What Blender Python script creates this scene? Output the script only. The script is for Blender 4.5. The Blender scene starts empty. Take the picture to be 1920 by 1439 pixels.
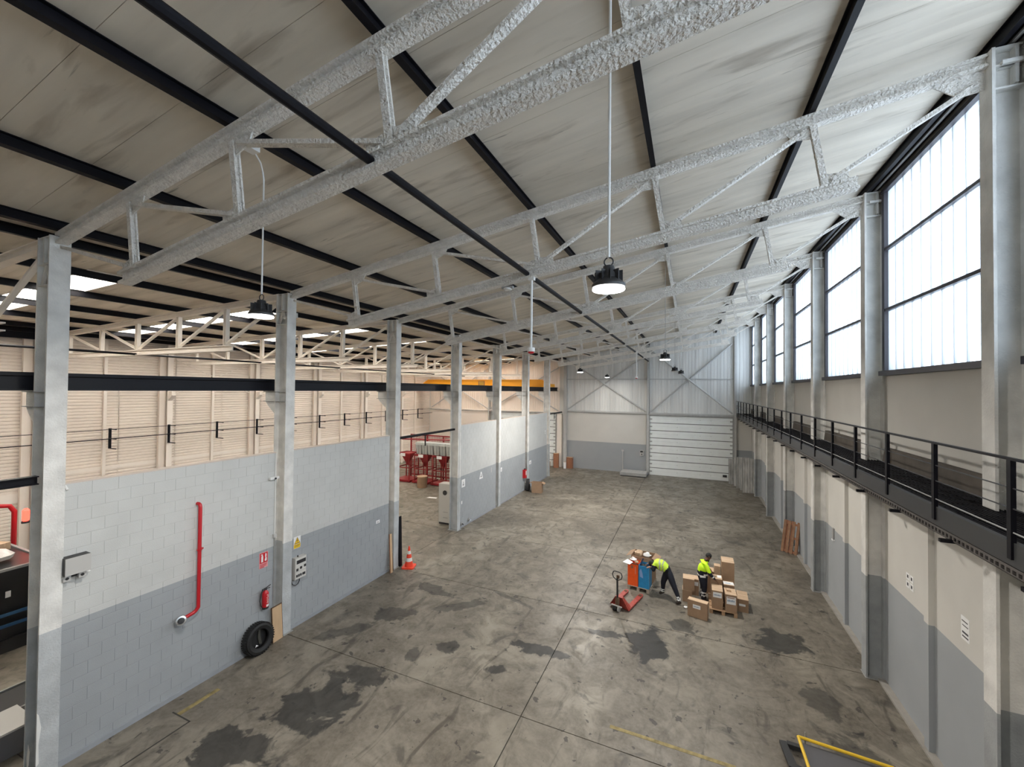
import bpy, math, random
from mathutils import Vector, Matrix

random.seed(7)
SC = bpy.context.scene
COL = SC.collection
R = math.radians

# ------------------------------------------------------------------ camera, sky, exposure
CAM_H = 7.4
F_PX, YAW, PITCH, ROLL = 770.02, 0.40934, 0.01502, 0.009818
fw = Vector((-math.sin(YAW) * math.cos(PITCH), math.cos(YAW) * math.cos(PITCH), math.sin(PITCH)))
rt = Vector((math.cos(YAW), math.sin(YAW), 0))
up = rt.cross(fw)
rt2 = rt * math.cos(ROLL) + up * math.sin(ROLL)
up2 = up * math.cos(ROLL) - rt * math.sin(ROLL)
cam = bpy.data.cameras.new('camera')
cam.sensor_width = 36.0
cam.lens = 36.0 * F_PX / 1920.0
cam.clip_start, cam.clip_end = 0.05, 300
cam_o = bpy.data.objects.new('camera', cam)
COL.objects.link(cam_o)
M = Matrix((rt2, up2, -fw)).transposed().to_4x4()
M.translation = (0, 0, CAM_H)
cam_o.matrix_world = M
SC.camera = cam_o

world = bpy.data.worlds.new('world')
SC.world = world
world.use_nodes = True
bg = world.node_tree.nodes['Background']
bg.inputs['Color'].default_value = (0.93, 0.965, 1.0, 1)
bg.inputs['Strength'].default_value = 9.5

SC.view_settings.view_transform = 'Standard'
SC.view_settings.look = 'None'
SC.view_settings.gamma = 1.0
SC.view_settings.exposure = 0.93
SC.view_settings.use_curve_mapping = False
SC.cycles.use_denoising = True
SC.cycles.max_bounces = 10
SC.cycles.diffuse_bounces = 6
SC.cycles.transparent_max_bounces = 16
LAMP_W = 200.0

# ------------------------------------------------------------------ helpers
class MB:
    def __init__(s):
        s.v, s.f, s.m = [], [], []
    def add(s, vs, fs, mi=0):
        o = len(s.v)
        s.v += [tuple(p) for p in vs]
        s.f += [tuple(i + o for i in f) for f in fs]
        s.m += [mi] * len(fs)
        return s
    def box(s, x0, y0, z0, x1, y1, z1, mi=0):
        vs = [(x, y, z) for z in (z0, z1) for y in (y0, y1) for x in (x0, x1)]
        return s.add(vs, [(0, 2, 3, 1), (4, 5, 7, 6), (0, 1, 5, 4), (2, 6, 7, 3), (0, 4, 6, 2), (1, 3, 7, 5)], mi)
    def cbox(s, c, d, rot=None, mi=0):
        hx, hy, hz = d[0] / 2, d[1] / 2, d[2] / 2
        vs = [Vector((x, y, z)) for z in (-hz, hz) for y in (-hy, hy) for x in (-hx, hx)]
        if rot is not None:
            vs = [rot @ p for p in vs]
        vs = [p + Vector(c) for p in vs]
        return s.add(vs, [(0, 2, 3, 1), (4, 5, 7, 6), (0, 1, 5, 4), (2, 6, 7, 3), (0, 4, 6, 2), (1, 3, 7, 5)], mi)
    def ext(s, poly, p0, p1, upv, mi=0):
        """extrude 2D polygon (u sideways, v along up) from p0 to p1"""
        p0, p1 = Vector(p0), Vector(p1)
        d = (p1 - p0).normalized()
        upv = Vector(upv)
        u = d.cross(upv).normalized()
        w = u.cross(d).normalized()
        n = len(poly)
        vs = [p0 + u * a + w * b for a, b in poly] + [p1 + u * a + w * b for a, b in poly]
        fs = [(i, (i + 1) % n, n + (i + 1) % n, n + i) for i in range(n)]
        fs += [tuple(range(n - 1, -1, -1)), tuple(range(n, 2 * n))]
        return s.add(vs, fs, mi)
    def ibeam(s, p0, p1, h, b, tw, tf, upv, mi=0):
        H, B, W = h / 2, b / 2, tw / 2
        pl = [(-B, -H), (B, -H), (B, -H + tf), (W, -H + tf), (W, H - tf), (B, H - tf), (B, H), (-B, H), (-B, H - tf), (-W, H - tf), (-W, -H + tf), (-B, -H + tf)]
        return s.ext(pl, p0, p1, upv, mi)
    def chan(s, p0, p1, h, b, t, upv, flip=1, mi=0):
        H = h / 2
        pl = [(0, -H), (b * flip, -H), (b * flip, -H + t), (t * flip, -H + t), (t * flip, H - t), (b * flip, H - t), (b * flip, H), (0, H)]
        return s.ext(pl, p0, p1, upv, mi)
    def bar(s, p0, p1, a, b, upv=(0, 0, 1), mi=0):
        return s.ext([(-a / 2, -b / 2), (a / 2, -b / 2), (a / 2, b / 2), (-a / 2, b / 2)], p0, p1, upv, mi)
    def tube(s, pts, r, n=8, mi=0, closed=False):
        pts = [Vector(p) for p in pts]
        rs = r if isinstance(r, (list, tuple)) else [r] * len(pts)
        k = len(pts)
        o = len(s.v)
        ref = None
        for i, p in enumerate(pts):
            if closed:
                t = (pts[(i + 1) % k] - pts[i - 1]).normalized()
            elif i == 0:
                t = (pts[1] - p).normalized()
            elif i == k - 1:
                t = (p - pts[i - 1]).normalized()
            else:
                t = ((pts[i + 1] - p).normalized() + (p - pts[i - 1]).normalized()).normalized()
            if ref is None:
                ref = Vector((0, 0, 1)) if abs(t.z) < .9 else Vector((1, 0, 0))
            a = ref - t * ref.dot(t)
            if a.length < 1e-5:
                a = t.orthogonal()
            a.normalize()
            b = t.cross(a)
            ref = a
            for j in range(n):
                q = 2 * math.pi * j / n
                s.v.append(tuple(p + (a * math.cos(q) + b * math.sin(q)) * rs[i]))
        for i in range(k if closed else k - 1):
            i2 = (i + 1) % k
            for j in range(n):
                s.f.append((o + i * n + j, o + i * n + (j + 1) % n, o + i2 * n + (j + 1) % n, o + i2 * n + j)); s.m.append(mi)
        if not closed:
            s.f.append(tuple(o + j for j in range(n - 1, -1, -1))); s.m.append(mi)
            s.f.append(tuple(o + (k - 1) * n + j for j in range(n))); s.m.append(mi)
        return s
    def lathe(s, prof, n=16, c=(0, 0, 0), rot=None, mi=0):
        o = len(s.v)
        c = Vector(c)
        for r, z in prof:
            for j in range(n):
                q = 2 * math.pi * j / n
                p = Vector((r * math.cos(q), r * math.sin(q), z))
                if rot is not None:
                    p = rot @ p
                s.v.append(tuple(p + c))
        k = len(prof)
        for i in range(k - 1):
            for j in range(n):
                s.f.append((o + i * n + j, o + i * n + (j + 1) % n, o + (i + 1) * n + (j + 1) % n, o + (i + 1) * n + j)); s.m.append(mi)
        s.f.append(tuple(o + j for j in range(n - 1, -1, -1))); s.m.append(mi)
        s.f.append(tuple(o + (k - 1) * n + j for j in range(n))); s.m.append(mi)
        return s
    def prism(s, pts, vec, mi=0):
        """closed outline (3D points, planar) pushed along vec"""
        n = len(pts)
        vec = Vector(vec)
        vs = [Vector(p) for p in pts] + [Vector(p) + vec for p in pts]
        fs = [(i, (i + 1) % n, n + (i + 1) % n, n + i) for i in range(n)] + [tuple(range(n - 1, -1, -1)), tuple(range(n, 2 * n))]
        return s.add(vs, fs, mi)
    def mesh(s, name, mats):
        me = bpy.data.meshes.new(name)
        me.from_pydata(s.v, [], s.f)
        for m in (mats if isinstance(mats, (list, tuple)) else [mats]):
            me.materials.append(m)
        me.polygons.foreach_set('material_index', s.m)
        me.polygons.foreach_set('use_smooth', [True] * len(s.f))
        me.update()
        import bmesh
        bm = bmesh.new(); bm.from_mesh(me)
        bmesh.ops.recalc_face_normals(bm, faces=bm.faces)
        bm.to_mesh(me); bm.free()
        me.set_sharp_from_angle(angle=R(32))
        return me

def tag(o, label=None, cat=None, group=None, kind=None):
    if label: o['label'] = label
    if cat: o['category'] = cat
    if group: o['group'] = group
    if kind: o['kind'] = kind
    return o

def part(name, mb, mats, parent=None, loc=(0, 0, 0), rot=(0, 0, 0)):
    me = mb if isinstance(mb, bpy.types.Mesh) else mb.mesh(name, mats)
    o = bpy.data.objects.new(name, me)
    COL.objects.link(o)
    o.location = loc
    o.rotation_euler = rot
    o.parent = parent
    return o

def thing(name, label, cat, loc=(0, 0, 0), rot=(0, 0, 0), group=None, kind=None):
    o = bpy.data.objects.new(name, None)
    o.empty_display_size = .1
    COL.objects.link(o)
    o.location = loc
    o.rotation_euler = rot
    return tag(o, label, cat, group, kind)

KIDS = {}
def kids(o):
    return [c for c in bpy.data.objects if c.parent is o]

def copy_tree(o, parent=None):
    c = o.copy()
    COL.objects.link(c)
    c.parent = parent
    for ch in kids(o):
        copy_tree(ch, c)
    return c

# ------------------------------------------------------------------ materials
def mat(name, col, rough=.6, metal=0., var=0., vscale=3., stretch=(1, 1, 1), bump=0., bscale=40., spec=.5, tone=None, detail=4, emit=None, rvar=0.):
    """principled material: noise colour variation, noise bump, optional second colour below a height (painted dado)"""
    m = bpy.data.materials.new(name)
    m.use_nodes = True
    nt = m.node_tree
    b = nt.nodes['Principled BSDF']
    b.inputs['Roughness'].default_value = rough
    b.inputs['Metallic'].default_value = metal
    b.inputs['Specular IOR Level'].default_value = spec
    N, L = nt.nodes.new, nt.links.new
    geo = N('ShaderNodeNewGeometry')
    out = None
    if tone:
        z0, c2 = tone
        sx = N('ShaderNodeSeparateXYZ'); L(geo.outputs['Position'], sx.inputs[0])
        lt = N('ShaderNodeMath'); lt.operation = 'LESS_THAN'; L(sx.outputs['Z'], lt.inputs[0]); lt.inputs[1].default_value = z0
        mx = N('ShaderNodeMix'); mx.data_type = 'RGBA'; L(lt.outputs[0], mx.inputs[0])
        mx.inputs[6].default_value = (*col, 1); mx.inputs[7].default_value = (*c2, 1)
        out = mx.outputs[2]
    if var or rvar:
        mp = N('ShaderNodeMapping'); mp.inputs['Scale'].default_value = stretch; L(geo.outputs['Position'], mp.inputs[0])
        no = N('ShaderNodeTexNoise'); no.inputs['Scale'].default_value = vscale; no.inputs['Detail'].default_value = detail; L(mp.outputs[0], no.inputs['Vector'])
        ra = N('ShaderNodeMapRange'); L(no.outputs['Fac'], ra.inputs[0])
        ra.inputs[1].default_value, ra.inputs[2].default_value = .3, .7
        ra.inputs[3].default_value, ra.inputs[4].default_value = 1 - var, 1 + var
        hs = N('ShaderNodeHueSaturation'); L(ra.outputs[0], hs.inputs['Value'])
        if out is None:
            hs.inputs['Color'].default_value = (*col, 1)
        else:
            L(out, hs.inputs['Color'])
        out = hs.outputs[0]
        if rvar:
            r2 = N('ShaderNodeMapRange'); L(no.outputs['Fac'], r2.inputs[0])
            r2.inputs[1].default_value, r2.inputs[2].default_value = .3, .7
            r2.inputs[3].default_value, r2.inputs[4].default_value = rough - rvar, rough + rvar
            L(r2.outputs[0], b.inputs['Roughness'])
    if out is None:
        b.inputs['Base Color'].default_value = (*col, 1)
    else:
        L(out, b.inputs['Base Color'])
    if bump:
        n2 = N('ShaderNodeTexNoise'); n2.inputs['Scale'].default_value = bscale; n2.inputs['Detail'].default_value = 3
        L(geo.outputs['Position'], n2.inputs['Vector'])
        bp = N('ShaderNodeBump'); bp.inputs['Strength'].default_value = 1.0; bp.inputs['Distance'].default_value = bump
        L(n2.outputs['Fac'], bp.inputs['Height']); L(bp.outputs[0], b.inputs['Normal'])
    if emit:
        b.inputs['Emission Color'].default_value = (*emit[0], 1); b.inputs['Emission Strength'].default_value = emit[1]
    return m

def clear_mat(name, tint, diff, dcol=(.8, .85, .9)):
    """translucent glazing: tinted see-through mixed with diffuse transmission"""
    m = bpy.data.materials.new(name); m.use_nodes = True
    nt = m.node_tree; N, L = nt.nodes.new, nt.links.new
    nt.nodes.remove(nt.nodes['Principled BSDF'])
    t = N('ShaderNodeBsdfTransparent'); t.inputs[0].default_value = (*tint, 1)
    d = N('ShaderNodeBsdfTranslucent'); d.inputs[0].default_value = (*dcol, 1)
    x = N('ShaderNodeMixShader'); x.inputs[0].default_value = diff
    L(t.outputs[0], x.inputs[1]); L(d.outputs[0], x.inputs[2])
    L(x.outputs[0], nt.nodes['Material Output'].inputs[0])
    return m

GREYP = (.335, .355, .37)
LIGHTP = (.56, .565, .55)
PAINT_L, PAINT_R = 2.74, 2.63
m_block = mat('block_paint', LIGHTP, .7, var=.05, vscale=1.2, tone=(PAINT_L, GREYP), bump=.0025, bscale=55)
m_mortar = mat('painted_joint', (.50, .505, .49), .8, tone=(PAINT_L, (.285, .30, .315)))
m_warmtop = mat('warm_lit_top', (.6, .52, .45), .8)  # warm nave light on the wall tops, put into the colour
m_column = mat('column_spray', (.72, .71, .68), .8, var=.14, vscale=3, tone=(PAINT_L, (.46, .48, .49)), bump=.010, bscale=30)
m_rcolumn = mat('hall_column_spray', (.66, .65, .62), .8, var=.14, vscale=2.5, tone=(PAINT_R, (.33, .345, .35)), bump=.008, bscale=30)
m_spray = mat('fireproof_spray', (.88, .845, .79), .9, var=.08, vscale=6, bump=.075, bscale=24)
m_nspray = mat('nave_truss_paint', (.84, .78, .71), .7, var=.05, bump=.003, bscale=40)
m_black = mat('black_steel', (.0045, .0045, .0075), .5, spec=.22, var=.15, vscale=5)
m_runway = mat('dark_blue_steel', (.0065, .007, .011), .5, spec=.25)
m_roof = mat('roof_panel_sheet', (.69, .63, .535), .6, var=.14, vscale=.8, stretch=(.35, 2.6, 1), detail=6)
def add_streaks(m, col, lo, hi, amt, scale, stretch):
    nt = m.node_tree; N, L = nt.nodes.new, nt.links.new
    b = nt.nodes['Principled BSDF']; src = b.inputs['Base Color'].links[0].from_socket
    g = N('ShaderNodeNewGeometry'); mp = N('ShaderNodeMapping'); mp.inputs['Scale'].default_value = stretch; L(g.outputs['Position'], mp.inputs[0])
    n = N('ShaderNodeTexNoise'); n.inputs['Scale'].default_value = scale; n.inputs['Detail'].default_value = 6; n.inputs['Distortion'].default_value = .4; L(mp.outputs[0], n.inputs['Vector'])
    r = N('ShaderNodeMapRange'); L(n.outputs['Fac'], r.inputs[0])
    for i, v in zip((1, 2, 3, 4), (lo, hi, 0, amt)): r.inputs[i].default_value = v
    x = N('ShaderNodeMix'); x.data_type = 'RGBA'; L(r.outputs[0], x.inputs[0]); L(src, x.inputs[6]); x.inputs[7].default_value = (*col, 1)
    L(x.outputs[2], b.inputs['Base Color'])
add_streaks(m_roof, (.30, .25, .19), .57, .72, .7, .9, (.55, 3.2, 1))
add_streaks(m_roof, (.12, .10, .08), .68, .74, .6, 1.6, (.5, 4.5, 1))
m_roofgap = mat('roof_backing', (.16, .14, .12), .9)
m_rpanel = mat('hall_wall_paint', (.60, .585, .545), .75, var=.04, vscale=1.0, tone=(PAINT_R, GREYP), bump=.001, bscale=60)
m_rupper = mat('upper_wall_panel', (.46, .445, .41), .75, var=.04, vscale=1.0)
m_upstand = mat('dark_upstand', (.075, .062, .05), .8, var=.2, vscale=3)
m_backlow = mat('back_wall_paint', (.62, .60, .56), .75, var=.03, vscale=.7, tone=(2.6, (.34, .355, .365)))
m_clad = mat('gable_cladding', (.70, .70, .68), .5, var=.14, vscale=.9, stretch=(3, 1, .15))
m_navewall = mat('nave_cladding', (.78, .695, .615), .6, var=.04, vscale=.8)
m_navewhite = mat('nave_white', (.83, .76, .69), .6)
m_galv = mat('grey_steel', (.36, .36, .35), .5, metal=.2, var=.1, vscale=4)
m_brace = mat('pale_steel', (.47, .47, .46), .5, var=.06, vscale=4)
m_white = mat('white_paint', (.78, .78, .76), .5)
m_door = mat('door_white', (.83, .86, .85), .45, var=.03, vscale=2)
m_seam = mat('door_seam', (.12, .125, .125), .7)
m_frame = mat('window_frame', (.035, .032, .042), .45)
m_pane = clear_mat('translucent_pane', (.41, .435, .46), .25, (.45, .5, .55))
m_paneedge = clear_mat('pane_edge', (.30, .33, .37), .3, (.2, .22, .25))
m_sky = clear_mat('skylight_sheet', (.98, .94, .88), .15, (.9, .8, .7))
m_skyframe = mat('skylight_kerb', (.8, .76, .72), .6)
m_yellow = mat('crane_yellow', (.95, .42, .02), .45)
m_red = mat('red_paint', (.50, .012, .02), .35)
m_cagered = mat('cage_red', (.27, .014, .018), .5)
m_jackred = mat('jack_red', (.36, .06, .045), .5, var=.25, vscale=14)
m_cone = mat('cone_orange', (.85, .07, .03), .45)
m_card = mat('cardboard', (.34, .22, .138), .8, var=.06, vscale=6)
m_card2 = mat('cardboard_pale_and_lit', (.55, .39, .26), .8, var=.06, vscale=6)  # pale card; on carton lids it stands in for light from above
m_tape = mat('packing_tape', (.62, .45, .30), .4)
m_wood = mat('pallet_wood', (.42, .27, .16), .8, var=.2, vscale=8, stretch=(1, 8, 1))
m_redwood = mat('stained_wood', (.30, .13, .07), .75, var=.2, vscale=9, stretch=(6, 1, 1))
m_ply = mat('plywood', (.55, .38, .23), .7, var=.1, vscale=5, stretch=(1, 1, .3))
m_ply2 = mat('brown_slat', (.24, .125, .068), .75, var=.2, vscale=7)
m_plyedge = mat('plywood_edge', (.10, .055, .03), .8)
m_paper = mat('white_paper', (.83, .83, .83), .6)
m_ink = mat('print_ink', (.06, .06, .07), .7)
m_blueink = mat('blue_print', (.22, .3, .42), .7)
m_rubber = mat('black_rubber', (.010, .010, .011), .55, bump=.002, bscale=60)
m_plastic = mat('grey_plastic', (.50, .49, .47), .45)
m_dplastic = mat('dark_plastic', (.03, .03, .032), .5)
m_orange = mat('bin_orange', (.90, .11, .012), .5, var=.06, vscale=9)
m_blue = mat('bin_blue', (.02, .26, .55), .45, var=.1, vscale=9)
m_bluesteel = mat('blue_steel', (.03, .10, .22), .5)
m_film = mat('plastic_film', (.78, .74, .72), .3, var=.1, vscale=12)
m_navy = mat('navy_cloth', (.008, .010, .020), .85)
m_hiviz = mat('hi_vis_yellow', (.62, .95, .02), .7)
m_hiviz2 = mat('vest_lime', (.60, .85, .06), .7)
m_reflect = mat('reflective_tape', (.75, .76, .75), .4)
m_tapegrey = mat('vest_grey_tape', (.38, .40, .30), .5)
m_skin = mat('skin_brown', (.16, .075, .045), .6)
m_skin2 = mat('skin_light', (.45, .26, .18), .6)
m_hair = mat('hair_black', (.008, .007, .007), .7)
m_boot = mat('boot_leather', (.035, .025, .02), .6)
m_chrome = mat('steel_bright', (.7, .7, .7), .25, metal=.9)
m_galvsheet = mat('galvanised_sheet', (.50, .49, .47), .45, metal=.2, var=.3, vscale=5, stretch=(1, 1, .3))
m_signyel = mat('sign_yellow', (.80, .52, .03), .5)
m_signred = mat('sign_red', (.55, .02, .03), .5)
m_teal = mat('teal_plastic', (.02, .16, .16), .5)
m_brownbeam = mat('edge_channel', (.035, .036, .038), .5)
m_tray = mat('cable_tray', (.11, .10, .095), .5, metal=.3)
m_kerb = mat('wall_kerb', (.33, .31, .28), .8, var=.1, vscale=4)
m_lkerb = mat('painted_kerb', (.30, .32, .345), .7, var=.06, vscale=4)
m_lit = mat('lamp_diffuser', (.9, .9, .9), .5, emit=((1.0, .97, .92), 14.0))
m_redlit = mat('red_lamp', (.8, .02, .02), .4, emit=((1, .05, .03), 3.0))

def floor_mat():
    m = bpy.data.materials.new('concrete_floor'); m.use_nodes = True
    nt = m.node_tree; N, L = nt.nodes.new, nt.links.new
    b = nt.nodes['Principled BSDF']
    geo = N('ShaderNodeNewGeometry')
    def noise(scale, detail=5, dist=0., stretch=(1, 1, 1), rough=.6):
        mp = N('ShaderNodeMapping'); mp.inputs['Scale'].default_value = stretch; L(geo.outputs['Position'], mp.inputs[0])
        n = N('ShaderNodeTexNoise'); n.inputs['Scale'].default_value = scale; n.inputs['Detail'].default_value = detail
        n.inputs['Distortion'].default_value = dist; n.inputs['Roughness'].default_value = rough
        L(mp.outputs[0], n.inputs['Vector']); return n
    def rng(sock, a, b_, c, d):
        r = N('ShaderNodeMapRange'); L(sock, r.inputs[0])
        for i, v in zip((1, 2, 3, 4), (a, b_, c, d)): r.inputs[i].default_value = v
        return r.outputs[0]
    def mix(fac, a, b_, mode='MIX'):
        x = N('ShaderNodeMix'); x.data_type = 'RGBA'; x.blend_type = mode
        if isinstance(fac, float): x.inputs[0].default_value = fac
        else: L(fac, x.inputs[0])
        for i, v in ((6, a), (7, b_)):
            if isinstance(v, tuple): x.inputs[i].default_value = (*v, 1)
            else: L(v, x.inputs[i])
        return x.outputs[2]
    def mth(op, a, b_):
        x = N('ShaderNodeMath'); x.operation = op
        for i, v in ((0, a), (1, b_)):
            if isinstance(v, (int, float)): x.inputs[i].default_value = v
            else: L(v, x.inputs[i])
        return x.outputs[0]
    big = noise(.32, 5, .8)
    med = noise(1.3, 6, 1.2, rough=.65)
    fine = noise(9, 6, .3, rough=.7)
    streak = noise(1.1, 5, 1.5, (1.6, .5, 1))
    c = mix(rng(big.outputs['Fac'], .35, .66, 0, 1), (.100, .084, .064), (.285, .256, .208))
    c = mix(rng(med.outputs['Fac'], .42, .62, 0, .7), c, (.088, .075, .058))
    c = mix(rng(fine.outputs['Fac'], .35, .7, .0, .36), c, (.30, .275, .228))
    c = mix(rng(streak.outputs['Fac'], .57, .68, 0, .65), c, (.05, .042, .034))
    # small scattered spots
    sp = noise(3.1, 3, .3)
    c = mix(rng(sp.outputs['Fac'], .64, .67, 0, .8), c, (.04, .036, .032))
    sq = noise(1.15, 4, .8)
    c = mix(rng(sq.outputs['Fac'], .60, .68, 0, .6), c, (.05, .045, .04))
    sx = N('ShaderNodeSeparateXYZ'); L(geo.outputs['Position'], sx.inputs[0])
    # oil stains (x, y, radius x, radius y, angle, strength)
    wob = noise(1.7, 5, .6)
    stains = [(-8.05, 6.95, .95, .62, .5, .85), (-8.5, 5.6, .75, .55, .2, .85), (-7.75, 8.25, .8, .42, .4, .8), (-1.1, 12.75, .62, .8, .3, 1),
              (-2.3, 12.75, .55, .16, .1, .9), (-3.95, 11.2, .95, .24, .12, .95), (-8.7, 12.9, .9, .28, -.2, .75), (-8.9, 11.0, .75, .4, .5, .7),
              (-7.2, 12.3, 1.0, .22, .8, .6), (2.45, 14.4, .75, .6, .4, .85), (-6.3, 10.2, .33, .28, 0, .8), (-4.7, 9.9, .3, .18, .4, .85), (2.9, 12.1, .35, .5, .3, .6), (3.2, 10.6, .5, .6, .2, .6),
              (-9.6, 9.6, .8, .25, .9, .55), (-5.6, 13.4, 1.1, .12, -.3, .5), (-.2, 14.2, .5, .35, 0, .7), (-7.1, 9.6, .2, .35, .2, .7)]
    tot = None
    for (x, y, rx, ry, a, s) in stains:
        dx = mth('SUBTRACT', sx.outputs['X'], x); dy = mth('SUBTRACT', sx.outputs['Y'], y)
        u = mth('ADD', mth('MULTIPLY', dx, math.cos(a) / rx), mth('MULTIPLY', dy, math.sin(a) / rx))
        v = mth('ADD', mth('MULTIPLY', dx, -math.sin(a) / ry), mth('MULTIPLY', dy, math.cos(a) / ry))
        d = mth('SQRT', mth('ADD', mth('MULTIPLY', u, u), mth('MULTIPLY', v, v)), 0)
        d = mth('ADD', d, rng(wob.outputs['Fac'], .25, .75, -.75, .75))
        k = rng(d, .86, 1.08, s, 0)
        tot = k if tot is None else mth('MAXIMUM', tot, k)
    c = mix(mth('MULTIPLY', tot, .95), c, (.018, .0185, .019))
    L(c, b.inputs['Base Color'])
    L(rng(med.outputs['Fac'], .35, .65, .38, .58), b.inputs['Roughness'])
    b.inputs['Specular IOR Level'].default_value = .45
    bp = N('ShaderNodeBump'); bp.inputs['Distance'].default_value = .0015; L(fine.outputs['Fac'], bp.inputs['Height']); L(bp.outputs[0], b.inputs['Normal'])
    return m
m_floor = floor_mat()
m_joint = mat('floor_joint', (.05, .047, .042), .9)
m_line = mat('worn_yellow_line', (.26, .205, .085), .7, var=.4, vscale=7, detail=6)

# ------------------------------------------------------------------ key dimensions
L_BAY, Y0 = 5.004, 3.742
FR = [Y0 + L_BAY * k for k in range(7)]          # frame lines in view
YB, YN = 38.55, -6.27                            # far gable, near gable
XL, XR, XW = -11.105, 4.22, -26.7                # hall column faces, nave far wall
XP = 4.62                                        # hall outer wall face
def roofz(x):
    return 10.28 + .1555 * (x + 11.3) if x > -11.3 else 10.28 + .038 * (x + 11.3)
PUR = .19
SL = math.atan(.1555)

# ------------------------------------------------------------------ floor
floor = part('floor', MB().box(XW - .3, YN, -.35, 5.0, YB + .5, -.03), m_joint)
tag(floor, 'stained grey concrete floor cut into large slabs', 'floor', kind='structure')
xs = [XW, -19.1, -11.35, -3.5, 4.62]
ys = [YN, -1.262] + FR + [YB]
for i in range(len(xs) - 1):
    for j in range(len(ys) - 1):
        part('floor_slab', MB().box(xs[i] + .011, ys[j] + .011, -.03, xs[i + 1] - .011, ys[j + 1] - .011, 0), m_floor, floor)
o = part('yellow_marking', MB().box(-10.62, 3.9, .0005, -10.5, 6.5, .003), m_line, floor)
o = part('yellow_marking', MB().box(-1.6, 9.25, .0005, .85, 9.34, .003), m_line, floor)
# flush duct cover beside the wall line
part('duct_cover', MB().box(-10.75, 3.7, .0005, -10.13, 5.6, .004), m_floor, floor)
part('duct_edge', MB().box(-10.13, 3.7, .0005, -10.10, 5.62, .006), m_joint, floor)
part('duct_edge', MB().box(-10.75, 5.6, .0005, -10.10, 5.63, .006), m_joint, floor)

# ------------------------------------------------------------------ ceiling: backing sheet with skylight holes, panels beneath
SKX0, SKX1 = -24.9, -14.1
sky_y = [(f + 1.5, f + 2.5) for f in [-1.262] + FR if f + 2.5 < YB]
cm = MB()
def zt(x, d): return roofz(x) + PUR + d
def slab(x0, x1, y0, y1, d0, d1, mb):
    vs = []
    for y in (y0, y1):
        for x, d in ((x0, d0), (x1, d0), (x1, d1), (x0, d1)):
            vs.append((x, y, zt(x, d)))
    mb.add(vs, [(0, 1, 2, 3), (7, 6, 5, 4), (0, 4, 5, 1), (1, 5, 6, 2), (2, 6, 7, 3), (3, 7, 4, 0)])
slab(-11.3, 5.2, YN - .2, YB + .4, .07, .12, cm)
slab(XW - .4, SKX0, YN - .2, YB + .4, .07, .12, cm)
slab(SKX1, -11.3, YN - .2, YB + .4, .07, .12, cm)
yy = YN - .2
for a, b in sky_y:
    slab(SKX0, SKX1, yy, a, .07, .12, cm); yy = b
slab(SKX0, SKX1, yy, YB + .4, .07, .12, cm)
ceiling = part('ceiling', cm, m_roofgap)
tag(ceiling, 'beige sandwich-panel roof underside with dirt streaks', 'ceiling', kind='structure')
def roof_panel(x0, x1, y0, y1):
    g, t = .003, .07
    w = y1 - y0
    prof = [(g, 0)]
    for q in (.25, .5, .75):
        prof += [(w * q - .02, 0), (w * q - .012, .0022), (w * q + .012, .0022), (w * q + .02, 0)]
    prof += [(w - g, 0), (w - g, t), (g, t)]
    mb = MB(); n = len(prof)
    vs = [(x, y0 + a, zt(x, d)) for x in (x0, x1) for a, d in prof]
    mb.add(vs, [(i, (i + 1) % n, n + (i + 1) % n, n + i) for i in range(n)] + [tuple(range(n - 1, -1, -1)), tuple(range(n, 2 * n))])
    return part('roof_panel', mb, m_roof, ceiling)
W = L_BAY / 5
y = Y0 + .5 * W
while y - W > YN: y -= W
while y < YB - .02:
    y1 = min(y + W, YB)
    roof_panel(-11.28, 5.0, y, y1)
    hit = [s for s in sky_y if abs(s[0] - y) < .06]
    if hit:
        a, b = hit[0]
        roof_panel(XW - .2, SKX0, y, y1); roof_panel(SKX1, -11.32, y, y1)
    else:
        roof_panel(XW - .2, -11.32, y, y1)
    y += W
for k, (a, b) in enumerate(sky_y):
    s = thing('skylight', 'bright translucent rooflight strip between the nave purlins', 'skylight', ((SKX0 + SKX1) / 2, (a + b) / 2, roofz(-19.5)), group='rooflight strips of the nave', kind='structure')
    ox, oy, oz = s.location
    mb = MB(); slab(SKX0, SKX1, a, b, .06, .066, mb)
    mb.v = [(p[0] - ox, p[1] - oy, p[2] - oz) for p in mb.v]
    part('sheet', mb, m_sky, s)
    for (x0, x1, y0, y1) in ((SKX0, SKX1, a, a + .05), (SKX0, SKX1, b - .05, b), (SKX0, SKX0 + .05, a + .05, b - .05), (SKX1 - .05, SKX1, a + .05, b - .05)):
        mb = MB(); slab(x0, x1, y0, y1, -.015, .06, mb)
        mb.v = [(p[0] - ox, p[1] - oy, p[2] - oz) for p in mb.v]
        part('kerb', mb, m_skyframe, s)

# ------------------------------------------------------------------ walls
# near gable behind the camera
w = part('wall_front', MB().box(XW - .3, YN - .3, 0, 5.0, YN, 13.2), m_backlow)
tag(w, 'plain two-tone painted end wall', 'wall', kind='structure')

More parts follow.
